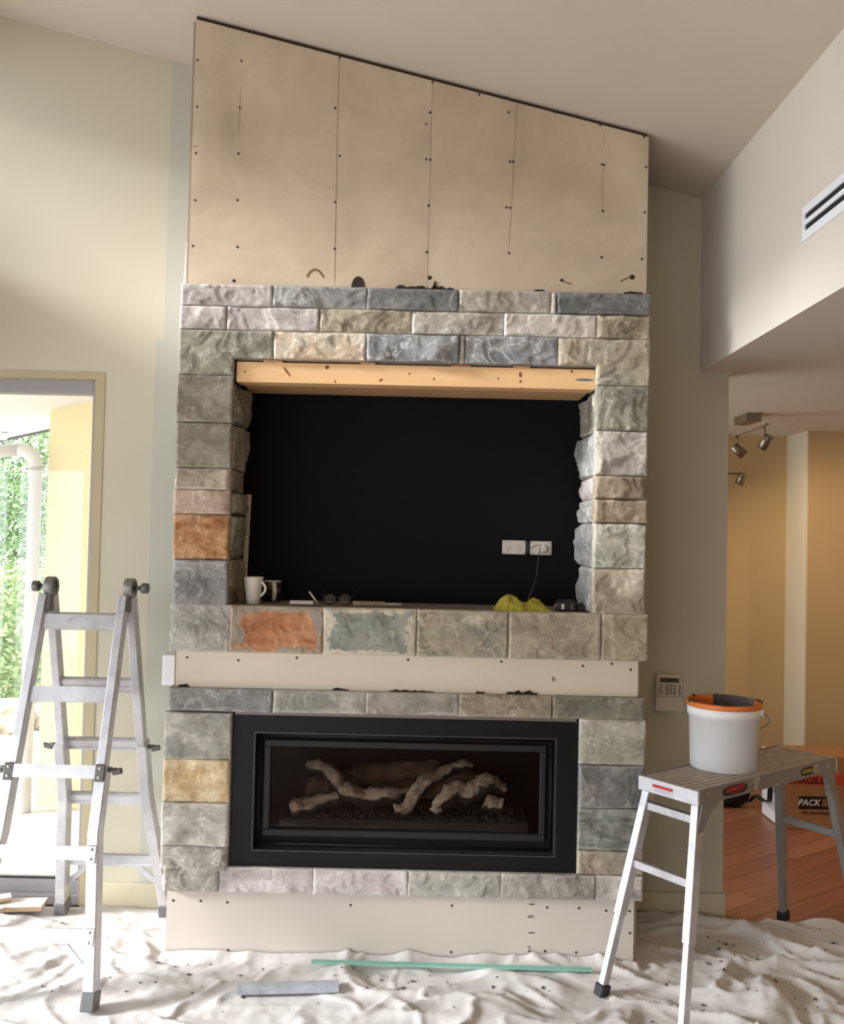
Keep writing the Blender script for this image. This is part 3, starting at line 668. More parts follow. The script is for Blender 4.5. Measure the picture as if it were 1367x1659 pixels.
# ------------------------------------------------------------------ things in the niche
WHITE = paint('white_glaze', (226, 218, 206), 0.3, var=0.02, bmp=0)
ZL = ZN0-0.004
def handle_pts(c, d, r0, z0, z1, out):
    d = Vector(d); return [Vector(c)+d*(r0+out*math.sin(math.pi*t))+Vector((0, 0, z1+(z0-z1)*t)) for t in [i/10 for i in range(11)]]
p = PZ(408, 979, ZL); cx, cy = p.x, p.y+0.03
mug = thing('mug', 'plain white tapered mug standing on the niche ledge by the leaning strip', 'mug', (cx, cy, ZL))
MB().lathe([(.0001, .002), (.028, 0), (.030, .003), (.042, .108), (.044, .120), (.0425, .121), (.040, .112), (.028, .008), (.0001, .007)], 28, (cx, cy, ZL)).build('cup', WHITE, mug)
MB().tube([q for q in handle_pts((cx, cy, ZL), (0.95, -0.3, 0), .034, .034, .105, .026)], .006, 8).build('handle', WHITE, mug)
p = PZ(437, 976, ZL); cx, cy = p.x, p.y+0.06
mug2 = thing('mug', 'dark patterned mug with a white rim and handle on the niche ledge', 'mug', (cx, cy, ZL))
mt, nt, b = new_mat('dark_print'); v = coords(nt); n1 = noise_tex(nt, v, 32, 4, .6, 1.0)
nt.links.new(ramp(nt, n1, [(0.55, lin((12, 11, 11))), (0.62, lin((120, 108, 84)))]), b.inputs['Base Color']); b.inputs['Roughness'].default_value = 0.35
MB().lathe([(.0001, .002), (.036, 0), (.041, .004), (.041, .092)], 28, (cx, cy, ZL)).build('cup', mt, mug2)
MB().lathe([(.0412, .092), (.0415, .097), (.039, .097), (.038, .008), (.0001, .006)], 28, (cx, cy, ZL)).build('rim', WHITE, mug2)
MB().sweep(handle_pts((cx, cy, ZL), (0.34, -0.94, 0), .038, .010, .090, .022), [(-.009, -.003), (.009, -.003), (.009, .003), (-.009, .003)], (0.34, -0.94, 0.01)).build('handle', WHITE, mug2)
a = PY(393, 975, .30); bq = PY(403, 801, .345)
st_ = MB().sweep([(a.x, .318, ZL), (bq.x, .354, bq.z)], [(-.011, -.003), (.011, -.003), (.011, .003), (-.011, .003)], (0, -1, 0.1)).build('trim_strip', paint('white_trim', (222, 210, 190), 0.5, bmp=0))
tag(st_, 'tall narrow white trim strip leaning in the niche corner', 'strip')
# scraper
p = PZ(490, 981, ZL); sc = thing('scraper', 'small paint scraper with a pale blade lying on the niche ledge', 'scraper', (p.x, p.y, ZL))
MB().box(p.x-.055, p.x+.050, p.y-.02, p.y+.02, ZL+.004, ZL+.022).build('handle', paint('pale_plastic', (196, 188, 176), 0.5, bmp=0), sc, .004)
MB().prism([(p.x+.030, p.y-.02, ZL+.014), (p.x+.036, p.y-.02, ZL+.010), (p.x+.096, p.y+.0, ZL+.0015), (p.x+.094, p.y+.0, ZL+.0045)], (0, .03, 0)).build('blade', paint('blade_steel', (150, 150, 150), 0.35, 0.9), sc)
MB().prism([(p.x+.02, p.y+.03, ZL+.060), (p.x+.026, p.y+.03, ZL+.062), (p.x+.066, p.y+.03, ZL+.012), (p.x+.060, p.y+.03, ZL+.008)], (0, .012, 0)).build('flip_tab', paint('pale_plastic', (196, 188, 176)), sc)
# spectacles
p = PZ(545, 981, ZL); sp = thing('spectacles', 'dark rimmed spectacles lying folded open on the niche ledge', 'spectacles', (p.x, p.y, ZL))
RIM = paint('spectacle_rim', (26, 22, 22), 0.35, bmp=0); LENS = glass_mat('lens', (0.9, 0.92, 0.92, 1), 2.2, 0.05)
for s in (-1, 1):
    c = Vector((p.x+s*.034, p.y+.03, ZL+.026)); el = [c+Vector((.027*math.cos(a), .006*math.sin(a), .021*math.sin(a))) for a in [2*math.pi*i/20 for i in range(21)]]
    MB().tube(el, .0022, 6, caps=False).build('rim', RIM, sp)
    MB().add([c]+el[:-1], [(0, i+1, (i+1) % 20+1) for i in range(20)]).build('lens', LENS, sp, fix=False)
    MB().tube([c+Vector((s*.027, 0, .008)), c+Vector((s*.040, .05, .028)), c+Vector((s*.046, .11, .040)), c+Vector((s*.046, .13, .030))], .002, 6).build('temple', RIM, sp)
MB().tube([(p.x-.008, p.y+.03, ZL+.030), (p.x, p.y+.028, ZL+.034), (p.x+.008, p.y+.03, ZL+.030)], .002, 6).build('bridge', RIM, sp)
# coil of ribbed hose
a = PZ(570, 980, ZL+.010); bq = PZ(652, 982, ZL+.010)
co = thing('coil_spring', 'slim ribbed metal coil lying along the niche ledge', 'coil', (a.x, a.y, ZL))
hx = []; L = bq.x-a.x
for i in range(16*12+1):
    t = i/(16*12); an = 2*math.pi*i/12
    hx.append((a.x+.15*t*L/.23, a.y+.07+.010*math.cos(an), ZL+.012+.010*math.sin(an)))
MB().tube(hx, .0022, 5).build('coil', paint('coil_metal', (206, 184, 156), 0.5, 0.1, bmp=0), co)
MB().lathe([(.0001, 0)]+[q for i in range(12) for q in ((.0075, i*.006), (.0095, i*.006+.003))]+[(.0001, .074)], 12, (a.x+.15*L/.23, a.y+.07, ZL+.010), (1, 0, 0)).build('ribbed_sleeve', paint('sleeve_plastic', (160, 150, 138), 0.6, bmp=0), co)
# yellow cloth
def cloth_blob(cx, cy, z0, w_, d_, h_, mat, name, sd, lobes):
    mb = MB(); nu, nv = 60, 26; vs = []
    for i in range(nu+1):
        for j in range(nv+1):
            u = i/nu*2-1; v_ = j/nv*2-1
            x = cx+u*w_/2; y = cy+v_*d_/2*(1-.25*abs(u))
            e = max(0, 1-abs(u)**4)*max(0, 1-abs(v_)**2.6)
            h = sum(am*math.exp(-((u-lu)/wu)**2-((v_-lv)/wv)**2) for lu, lv, wu, wv, am in lobes)
            q = Vector((x, y, 0))*22+Vector((sd, 0, 0))
            cr = (1-abs(fbm(q*.8, 2)))**2
            vs.append((x+.006*fbm(q*1.3, 2), y+.006*fbm(q*1.7, 2), z0+.002+e**.6*(h*h_*(.80+.2*cr)+.006*cr+.016*(1-abs(fbm(Vector((x*9+y*14, y*20-x*6, sd)), 2)))**6)))
    mb.add(vs, [(i*(nv+1)+j, (i+1)*(nv+1)+j, (i+1)*(nv+1)+j+1, i*(nv+1)+j+1) for i in range(nu) for j in range(nv)], True)
    return mb.build(name, mat)
p0, p1 = PZ(801, 991, ZL), PZ(897, 994, ZL)
o = cloth_blob((p0.x+p1.x)/2, p0.y+.075, ZL, p1.x-p0.x, .13, .075, paint('yellow_microfibre', (160, 150, 52), 0.95, var=0.25, scale=14, bmp=0.5, bscale=120), 'cleaning_cloth', 4.0,
           [(-.62, 0, .30, .7, 1.05), (-.15, -.2, .22, .5, .45), (.38, 0, .38, .6, .62), (.85, 0, .2, .5, .2)])
tag(o, 'crumpled yellow green cleaning cloth on the niche ledge', 'cloth')
p = PZ(920, 991, ZL); tl = thing('battery_tool', 'small black power tool battery with a white sticker on the niche ledge', 'tool', (p.x, p.y, ZL))
BP = paint('black_plastic', (30, 30, 33), 0.5, var=0.2, scale=30)
MB().box(p.x-.048, p.x+.038, p.y+.0, p.y+.07, ZL, ZL+.046).build('body', BP, tl, .007, segs=2)
MB().box(p.x-.040, p.x+.030, p.y-.001, p.y+.06, ZL+.046, ZL+.052).build('cap', BP, tl, .002)
MB().box(p.x+.038, p.x+.082, p.y+.01, p.y+.06, ZL, ZL+.024).build('shoe', BP, tl, .004)
MB().lathe([(.0001, .012), (.010, .012), (.016, 0)], 14, (p.x+.060, p.y+.035, ZL+.024)).build('knob', BP, tl)
MB().lathe([(.0001, .010), (.008, .008), (.012, 0)], 14, (p.x-.048, p.y+.03, ZL+.022), (-1, 0, 0)).build('button', paint('rosy_rubber', (150, 96, 84), 0.6), tl)
MB().box(p.x-.030, p.x-.017, p.y-.0008, p.y+.001, ZL+.010, ZL+.034).build('sticker', WHITE, tl)
MB().box(p.x+.012, p.x+.018, p.y-.0008, p.y+.001, ZL+.008, ZL+.032).build('sticker', paint('grey_plastic', (112, 104, 96)), tl)
# power outlets on the black panel
YP = 0.362
PLATE = paint('outlet_plastic', (206, 198, 186), 0.45, var=0.02, bmp=0)
def outlet(x0, y0, x1, y1, label, plugged):
    a, c = PY(x0, y0, YP), PY(x1, y1, YP); cx, cz = (a.x+c.x)/2, (a.z+c.z)/2; hw, hh = (c.x-a.x)/2, (a.z-c.z)/2
    t = thing('power_outlet', label, 'power outlet', (cx, YP, cz), 'outlets on the black niche panel')
    MB().box(cx-hw, cx+hw, YP-.010, YP, cz-hh, cz+hh).build('plate', PLATE, t, .004, segs=2)
    for sx_ in (-1, 1):
        for sz in (-1, 1): MB().lathe([(.0001, .0006), (.003, .0006), (.003, 0)], 8, (cx+sx_*(hw-.008), YP-.010, cz+sz*(hh-.008)), (0, -1, 0)).build('screw', SCREW, t)
    if not plugged:
        for sx_ in (-1, 1):
            q = cx+sx_*hw*.52
            MB().box(q-.010, q+.010, YP-.0125, YP-.010, cz+.012, cz+.022).build('switch', PLATE, t, .002)
            for dx, dz, ro in ((-.008, -.004, .5), (.008, -.004, -.5), (0, -.018, 0)):
                MB().obox((q+dx, YP-.0102, cz+dz), (math.cos(ro), 0, math.sin(ro)), (0, 1, 0), (-math.sin(ro), 0, math.cos(ro)), .0012, .0006, .0045).build('slot', DARK, t)
    else:
        MB().lathe([(.0001, .030), (.014, .030), (.020, .024), (.022, 0)], 18, (cx+.008, YP-.010, cz-.004), (0, -1, 0)).build('plug', PLATE, t)
    return cx, cz, hw, hh
outlet(813.5, 875, 851, 898.5, 'white double power outlet with empty sockets on the black niche panel', False)
cx, cz, hw, hh = outlet(859, 876.5, 893, 899.5, 'white power outlet holding a round plug on the black niche panel', True)
MB().box(PY(850, 885, YP).x+.002, cx-hw-.002, YP-.006, YP, cz-.026, cz+.030).build('junction_bracket', paint('scuffed_black', (34, 32, 30), 0.5, var=0.6, scale=60))
tag(bpy.data.objects['junction_bracket'], 'black cable bracket fixed between the two power outlets', 'bracket')
e = PZ(856, 978, ZL+.06)
cb = MB().tube([(cx-hw-.012, YP-.012, cz-.006), (cx-.030, YP-.03, cz+.012), (cx-.010, YP-.042, cz+.014), (cx-.012, YP-.045, cz-.01), (cx-.020, YP-.05, cz-.08), (cx-.030, YP-.07, cz-.15), (e.x, e.y+.02, ZL+.075)], .0022, 6).build('cable', paint('cable_grey', (52, 50, 48), 0.5, bmp=0))
tag(cb, 'thin dark cable hanging from the plug down to the yellow cloth', 'cable')

# ------------------------------------------------------------------ wall fittings
kp = thing('alarm_keypad', 'white alarm keypad with its flap open on the wall right of the fireplace', 'keypad', (1.23, YW, 1.1))
KP = paint('keypad_plastic', (206, 196, 182), 0.5, var=0.02, bmp=0)
x0, x1 = 1.160, 1.302
MB().box(x0+.004, x1-.006, YW-.028, YW, 1.086, 1.196).build('body', KP, kp, .010, segs=3)
MB().box(x0+.022, x1-.026, YW-.0295, YW-.026, 1.158, 1.180).build('display', paint('lcd', (74, 76, 60), 0.2, bmp=0), kp)
BT = paint('keypad_button', (92, 82, 70), 0.6, bmp=0)
for r_ in range(4):
    z = 1.144-r_*.0128
    for c_ in range(3): MB().box(x0+.052+c_*.018, x0+.063+c_*.018, YW-.0300, YW-.027, z-.004, z+.003).build('button', BT, kp)
    MB().box(x0+.016, x0+.036, YW-.0300, YW-.027, z-.003, z+.002).build('button', BT, kp)
for r_ in range(5):
    z = 1.143-r_*.0102; MB().box(x0+.114, x0+.125, YW-.0300, YW-.027, z-.003, z+.002).build('button', BT, kp)
MB().prism([(x0+.006, YW-.028, 1.086), (x1-.008, YW-.028, 1.086), (x1, YW-.050, 1.024), (x0-.002, YW-.050, 1.024)], (0, .003, .001)).build('flap', KP, kp)
sw = MB().box(-1.258, -1.185, YW-.010, YW, 1.085, 1.235).build('wall_switch', paint('switch_white', (244, 244, 246), .4, var=.01, bmp=0), None, .006, segs=2); tag(sw, 'white wall switch plate half hidden behind the fireplace flank', 'switch')
# ducted air vent on the bulkhead
vt = thing('air_vent', 'long white slot air vent on the upper right wall', 'vent', (XB, -1.2, 3.0))
VW = paint('vent_white', (236, 240, 246), 0.4, var=0.01, bmp=0)
v0, v1 = -1.95, -0.713
vz = (2.943, 3.067)
mb = MB(); mb.box(XB-.008, XB, v0, v1, vz[1]-.030, vz[1]).box(XB-.008, XB, v0, v1, vz[0], vz[0]+.032).box(XB-.008, XB, v1-.022, v1, vz[0]+.032, vz[1]-.030).box(XB-.008, XB, v0, v0+.022, vz[0]+.032, vz[1]-.030).box(XB-.008, XB, v0+.022, v1-.022, vz[0]+.054, vz[1]-.052)
mb.build('frame', VW, vt)
for za, zb_ in ((vz[0]+.032, vz[0]+.054), (vz[1]-.052, vz[1]-.030)): MB().box(XB-.0025, XB-.0005, v0+.022, v1-.022, za, zb_).build('slot', paint('vent_black', (18, 18, 20), 0.8, bmp=0), vt)

# spot lights in the room beyond
CHR = paint('brushed_nickel', (150, 140, 128), 0.3, 0.9, bmp=0)
def spot_head(t, c, d, on):
    c = Vector(c); d = Vector(d).normalized()
    MB().lathe([(.0001, -.05), (.026, -.05), (.030, -.045), (.034, .045), (.031, .045), (.029, .036)], 18, c, d).build('spot_head', CHR, t)
    mt_ = lampm if on else paint('lamp_off', (120, 112, 100), 0.3, bmp=0)
    MB().lathe([(.0001, .036), (.029, .036)], 18, c, d).build('bulb', mt_, t)
lampm = bpy.data.materials.new('lamp_glow'); lampm.use_nodes = True
bs = lampm.node_tree.nodes['Principled BSDF']; bs.inputs['Emission Color'].default_value = (1, .80, .52, 1); bs.inputs['Emission Strength'].default_value = 12
t = thing('spot_light_bar', 'nickel twin spot light bar on the low ceiling beyond the wall', 'spot light', (2.13, 2.0, ZS))
MB().box(2.075, 2.175, 1.87, 2.10, ZS-.055, ZS).build('ceiling_box', CHR, t, .003)
a, bq = Vector((2.055, 1.82, ZS-.085)), Vector((2.20, 2.12, ZS-.07)); a = Vector((2.06, 2.05, ZS-.13)); bq = Vector((2.205, 1.85, ZS-.075))
MB().sweep([a, bq], [(-.016, -.006), (.016, -.006), (.016, .006), (-.016, .006)], (0, 0, 1)).build('bar', CHR, t)
h1 = Vector((2.085, 2.02, ZS-.235)); h2 = Vector((2.20, 1.87, ZS-.19))
MB().tube([(2.075, 2.03, ZS-.125), (2.078, 2.03, ZS-.20)], .006, 6).build('stem', CHR, t); MB().tube([(2.195, 1.865, ZS-.08), (2.195, 1.868, ZS-.15)], .006, 6).build('stem', CHR, t)
spot_head(t, h1, (0.62, -0.2, -0.6), True); spot_head(t, h2, (-0.35, 0.45, -0.9), False)
t2 = thing('wall_spot_light', 'small nickel spot light on the far tan wall beyond', 'spot light', (2.40, YF, 2.35))
MB().tube([(2.30, YF-.10, 2.385), (2.46, YF-.10, 2.385)], .007, 6).build('bar', CHR, t2); MB().tube([(2.30, YF, 2.385), (2.30, YF-.10, 2.385)], .010, 6).build('mount', CHR, t2)
spot_head(t2, (2.445, YF-.10, 2.345), (-0.3, 0.2, -0.95), False)
def lamp(loc, d, e, ang_, rad=.05, col=(1, .72, .42)):
    l = bpy.data.lights.new('warm_lamp', 'SPOT'); l.energy = e; l.spot_size = math.radians(ang_); l.spot_blend = .8; l.color = col; l.shadow_soft_size = rad
    o = bpy.data.objects.new('warm_lamp', l); C.objects.link(o); o.location = loc; o.rotation_mode = 'QUATERNION'; o.rotation_quaternion = Vector(d).to_track_quat('-Z', 'Y')
lamp(h1+Vector((.62, -.2, -.6)).normalized()*.06, (0.75, 0.35, -0.75), 24, 120, .03)
for lx, ly, le, lb in ((3.7, 1.6, 22, 'added round white ceiling lamp, out of view, above the stacked cartons'), (2.7, -0.75, 14, 'added round white ceiling lamp, out of view, warming the work platform side')):  # out-of-view lamps and fittings added for warm light
    t = thing('fill_lamp', lb, 'fill_lamp', (lx, ly, ZS), 'added lamps in the low ceiling')
    MB().lathe([(.040, 0), (.042, -.006), (.055, -.006), (.058, 0)], 24, (lx, ly, ZS)).build('trim_ring', VW, t)
    MB().lathe([(.0001, -.001), (.040, -.001)], 24, (lx, ly, ZS)).build('lens', lampm, t)
    lamp((lx, ly, ZS-.03), (0, 0.3 if ly > 0 else 0.0, -1), le, 150)

# ------------------------------------------------------------------ drop cloth
feet = [(-1.22, -.47), (-1.68, -.47), (-1.20, .44), (-1.70, .44), (.724, -.24), (1.849, .551), (-.5, -.29), (.15, -.07), (1.0, -.55)]
def cloth_h(x, y):
    p = Vector((x, y, 0))
    wv = Vector((fbm(p*1.3+Vector((5, 0, 0)), 2), fbm(p*1.3+Vector((0, 9, 0)), 2), 0))
    q = p+wv*.28
    amp = .55+.45*fbm(p*.9+Vector((3, 3, 0)), 2)+(.35 if x > .9 else 0)*min(1, (x-.9)*3 if x > .9 else 0)
    r1 = max(0, 1-abs(fbm(Vector((q.x*1.5+q.y*.8, q.y*2.6-q.x*.5, 1.7)), 2))*2.6)**2.2
    r2 = max(0, 1-abs(fbm(Vector((q.x*4.2, q.y*5.5, 7.7)), 2))*2.4)**3
    h = .006+max(0.1, amp)*((.046*r1+.020*r2))+.004*fbm(p*16, 3)+.003*max(0, fbm(p*34, 2))
    for fx, fy in feet:
        d2 = (x-fx)**2+(y-fy)**2; h *= 1-.9*math.exp(-d2/.012)
    return max(.004, h)
nx, ny = 440, 190; X0, X1, Y0 = -2.68, 2.75, -1.75
mb = MB(); vs = []; ok = []
for i in range(nx+1):
    x = X0+(X1-X0)*i/nx
    ye = .500 if x < 1.5 else .500+.035*fbm(Vector((x*3, 0, 2)), 3)-.02*(x-1.5)
    for j in range(ny+1):
        y = Y0+(ye-Y0)*(j/ny)
        h = cloth_h(x, y)
        if -1.08 < x < .98 and y < 0: h += .028*math.exp(-((y+.01)/.03)**2)     # turned up against the plinth
        vs.append((x, y, h)); ok.append(-1.068 < x < .969 and y > -.004)
fs = []
for i in range(nx):
    for j in range(ny):
        q = (i*(ny+1)+j, (i+1)*(ny+1)+j, (i+1)*(ny+1)+j+1, i*(ny+1)+j+1)
        if not any(ok[a] for a in q): fs.append(q)
mb.add(vs, fs, True)
mt, nt, b = new_mat('canvas_drop_cloth'); v = coords(nt, rnd=False); n1 = noise_tex(nt, v, 2.2, 7, .6); n2 = noise_tex(nt, v, 24, 5, .7)
col = ramp(nt, n1, [(0.3, lin((206, 202, 196))), (0.65, lin((230, 228, 226)))])
col = mixc(nt, ramp(nt, n2, [(0.62, BW(0)), (0.72, BW(.45))]), col, lin((150, 136, 118)))
nt.links.new(col, b.inputs['Base Color']); b.inputs['Roughness'].default_value = .95; b.inputs['Specular IOR Level'].default_value = 0.1; bump(nt, b, noise_tex(nt, v, 30, 5), .25, .006)
dc = mb.build('drop_cloth', mt, fix=False)
tag(dc, 'rumpled off-white canvas drop cloth spread over the floor', 'drop cloth')
r = random.Random(21); mb = MB()
for i in range(240):
    x, y = (r.uniform(-2.2, 2.4), r.uniform(-.75, .42)) if i < 110 else ((r.uniform(.9, 1.9), r.uniform(-.65, .3)) if i < 190 else (r.uniform(-1.0, .9), r.uniform(-.3, -.04)))
    if -1.14 < x < 1.02 and y > -.03: continue
    z = cloth_h(x, y); s = r.choice((.004, .005, .006, .008, .014)); a = r.uniform(0, 3.14)
    u = Vector((math.cos(a), math.sin(a), 0)); v_ = Vector((-math.sin(a), math.cos(a), 0)); c = Vector((x, y, z+.001))
    k1, k2 = r.uniform(.8, 1.6), r.uniform(.35, .8)
    mb.add([c+u*s*k1, c+v_*s*k2, c-u*s*k1, c-v_*s*k2*.8, c+Vector((0, 0, s*.5))], [(0, 1, 4), (1, 2, 4), (2, 3, 4), (3, 0, 4), (3, 2, 1, 0)])
o = mb.build('mortar_crumbs', paint('mortar_crumb', (84, 78, 72), .95, var=.4, scale=9), fix=False); tag(o, 'scattered grey mortar crumbs on the drop cloth', 'debris', kind='stuff')

# strip and steel bar on the cloth, board off-cuts by the door
a, bq = PZ(505, 1558, .035), PZ(958, 1571, .035)
o = MB().sweep([(a.x, a.y-.01, .040), (bq.x, bq.y-.01, .040)], [(-.014, -.004), (.014, -.004), (.014, .004), (-.014, .004)], (0, 0, 1)).build('plastic_strip', paint('mint_plastic', (138, 196, 180), .5, var=.1, scale=8)); tag(o, 'long thin mint green strip lying along the fireplace base', 'strip')
a, bq = PZ(385, 1601, .03), PZ(549, 1597, .03); bar = []
o = MB().sweep([a+(bq-a)*t for t in (0, .33, .66, 1)], [(-.031, -.012), (.031, -.012), (.031, .008), (.024, .012), (-.024, .012), (-.031, .008)], (0, 0, 1)).build('steel_bar', paint('galvanised_steel', (184, 190, 198), .5, .3, var=.25, scale=14, bmp=.1)); tag(o, 'flat grey galvanised steel bar lying on the drop cloth', 'bar')
OFF = paint('white_board_offcut', (228, 222, 212), .6, var=.03); OFE = wood_mat('offcut_core', (176, 148, 112), (196, 168, 130))
for i, (cx, cy, ro, hx_, hy_, z, hz, lb) in enumerate(((-1.93, .40, .12, .17, .055, .048, .012, 'white faced board off-cut lying flat beside the sliding door'), (-2.06, .36, .5, .15, .03, .075, .010, 'white board off-cut lying askew across the other off-cut'),
                                                       (-1.98, .22, 1.05, .13, .014, .06, .012, 'narrow pale timber off-cut by the ladder foot'), (-2.16, .14, .8, .12, .016, .05, .012, 'thin grey timber batten under the pile of off-cuts'))):
    u = Vector((math.cos(ro), math.sin(ro), 0)); v_ = Vector((-math.sin(ro), math.cos(ro), 0))
    t = thing('board_offcut', lb, 'off-cut', (cx, cy, z-hz), 'off-cuts piled by the sliding door')
    MB().obox((cx, cy, z-.002), u, v_, (0, 0, 1), hx_, hy_, hz-.002).build('core', OFE, t); MB().obox((cx, cy, z+hz-.003), u, v_, (0, 0, 1), hx_, hy_, .0015).build('face', OFF if i < 3 else EDGE, t)

# ------------------------------------------------------------------ folding ladder
mt, nt, b = new_mat('worn_aluminium'); v = coords(nt); n1 = noise_tex(nt, v, 5, 7, .65, .5); n2 = noise_tex(nt, v, 40, 4)
nt.links.new(ramp(nt, n1, [(0.3, lin((178, 178, 182))), (0.7, lin((222, 222, 226)))]), b.inputs['Base Color'])
b.inputs['Metallic'].default_value = .75; nt.links.new(ramp(nt, n2, [(0.3, BW(.32)), (0.7, BW(.52))]), b.inputs['Roughness']); bump(nt, b, n2, .06, .003)
ALU = mt
GREYP = paint('grey_ladder_plastic', (112, 112, 112), .55, bmp=.05); DGREY = paint('dark_hinge_steel', (104, 102, 98), .45, .5, bmp=.05)
ld = thing('folding_ladder', 'silver aluminium multi-position ladder standing open by the sliding door', 'ladder', (-1.45, 0, 0))
def fy(z, rear): return (-.02-.448*(1.6-z)/1.6) if not rear else (-.02+.46*(1.6-z)/1.6)
def rx(z, side, rear, outer):
    cxr = -1.432-(.02*(1.6-z) if not rear else -.0*(1.6-z)) - (.0 if rear else .02)
    hw_ = .172+.012*(1.6-z)
    if outer: hw_ += .006
    if z < .62: hw_ += (.062 if not rear else .050)*min(1, (.62-z)/.55)
    return cxr+side*hw_
rect = lambda a, bb: [(-a, -bb), (a, -bb), (a, bb), (-a, bb)]
zt_ = 1.555
for rear in (False, True):
    for side in (-1, 1):
        zz = [zt_, 1.2, .9, .84]
        MB().sweep([(rx(z, side, rear, False), fy(z, rear), z) for z in zz], rect(.018, .029), (1, 0, 0) if False else (0, 1, 0)).build('inner_rail', ALU, ld, .003)
        zz = [.875, .62, .55, .45, .34, .22, .05]
        MB().sweep([(rx(z, side, rear, True)+0, fy(z, rear), z) for z in zz], rect(.022, .034), (0, 1, 0)).build('outer_rail', ALU, ld, .003)
        z = .0; MB().sweep([(rx(.07, side, rear, True), fy(.075, rear), .075), (rx(0, side, rear, True), fy(.0, rear), .010)], rect(.026, .040), (0, 1, 0)).build('foot', GREYP, ld, .004)
        # sleeve clamp with locking lever
        zc_ = .86; xx = rx(zc_, side, rear, True); yy = fy(zc_, rear)
        MB().tube([(xx+side*.018, yy, zc_), (xx+side*.052, yy-.004, zc_)], .010, 8).build('lock_pin', DGREY, ld)
        MB().obox((xx+side*.058, yy-.006, zc_-.005), (side*1, 0, .2), (0, 1, 0), (-.2, 0, 1), .020, .010, .012).build('lock_lever', DGREY, ld, .004)
    RP = [(-.014, -.032), (.014, -.032), (.014, .032), (.010, .032), (-.010, .032), (-.014, .026), (-.014, .008), (-.0115, .005), (-.0115, .001), (-.014, -.002), (-.014, -.014), (-.0115, -.017), (-.0115, -.021), (-.014, -.024)]
    nrm = Vector((0, -.96, -.27)) if not rear else Vector((0, .96, -.27))
    for z in ((1.443, 1.149) if not rear else (1.443, 1.148)):
        xa, xb = rx(z, -1, rear, False)+.016, rx(z, 1, rear, False)-.016; y = fy(z, rear); up = Vector((0, .27 if not rear else -.27, .96)); sd_ = Vector((1, 0, 0)).cross(up)
        MB().sweep([(xa, y, z), (xb, y, z)], RP if not rear else [(-a_, b_) for a_, b_ in RP][::-1], up).build('rung', ALU, ld)
    for z in ((.857, .558, .268) if not rear else (.863, .595, .279)):
        outer = True; xa, xb = rx(z, -1, rear, True)-(.016 if z > .8 else -.018), rx(z, 1, rear, True)+(.016 if z > .8 else -.018); y = fy(z, rear)+(-.030 if not rear else .030)*(1 if z > .8 else .8); up = Vector((0, .27 if not rear else -.27, .96))
        RQ = [(-.013, -.026), (.013, -.026), (.013, .026), (-.006, .026), (-.013, .018), (-.013, -.010), (-.010, -.014), (-.013, -.018)]
        ru = MB().sweep([(xa, y, z), (xb, y, z)], RQ if not rear else [(-a_, b_) for a_, b_ in RQ][::-1], up).build('rung', ALU, ld)
        for side in (-1, 1):
            xr_ = rx(z, side, rear, True)
            if not rear: MB().obox((xr_-side*.002, y-.012, z), (1, 0, 0), (0, .96, .27), up, .020, .004, .034).build('bracket', ALU if z < .8 else DGREY, ru, .003)
            for dz in (-.018, .018): MB().lathe([(.0001, .004), (.005, .003), (.007, 0)], 10, Vector((xr_-side*.002, y+(-.016 if not rear else .016), z))+up*dz, (0, -1 if not rear else 1, 0)).build('rivet', ALU, ru)
    for side in (-1, 1):
        za = .268 if not rear else .279; xo = rx(za-.14, side, rear, True)-side*.02; xi = rx(za, side, rear, True)-side*.115
        yb_ = fy(za, rear)
        MB().sweep([(xi, yb_-(.02 if not rear else -.02), za-.02), (xo, fy(za-.14, rear)-(.012 if not rear else -.012), za-.125)], rect(.012, .004), (0, 1, 0)).build('brace', ALU, ld)
for side in (-1, 1):
    xh = rx(1.6, side, True, False); c = Vector((xh, -.02, 1.592))
    MB().lathe([(.030, -.020), (.040, -.020), (.043, -.015), (.043, .015), (.040, .020), (.030, .020)], 28, c, (1, 0, 0), closed=True).build('hinge_ring', paint('hinge_grey', (136, 134, 130), .45, .5, bmp=.05), ld)
    MB().lathe([(.0001, -.014), (.030, -.014), (.030, .014), (.0001, .014)], 24, c, (1, 0, 0)).build('hinge_core', DGREY, ld)
    MB().tube([c+Vector((side*.014, 0, 0)), c+Vector((side*.052, 0, 0))], .010, 10).build('hinge_shaft', DGREY, ld)
    MB().lathe([(.0001, 0), (.020, 0), (.023, .004), (.023, .026), (.018, .030), (.0001, .030)], 18, c+Vector((side*.050, 0, 0)), (side, 0, 0)).build('hinge_knob', DGREY, ld)
    for rear in (False, True):
        d = Vector((0, fy(1.4, rear)-fy(1.6, rear), -.2)).normalized()
        MB().obox(c+d*.055+Vector((side*.005*(1 if rear else -1), 0, 0)), (1, 0, 0), d.cross(Vector((1, 0, 0))), d, .012, .024, .05).build('hinge_leaf', DGREY, ld, .003)

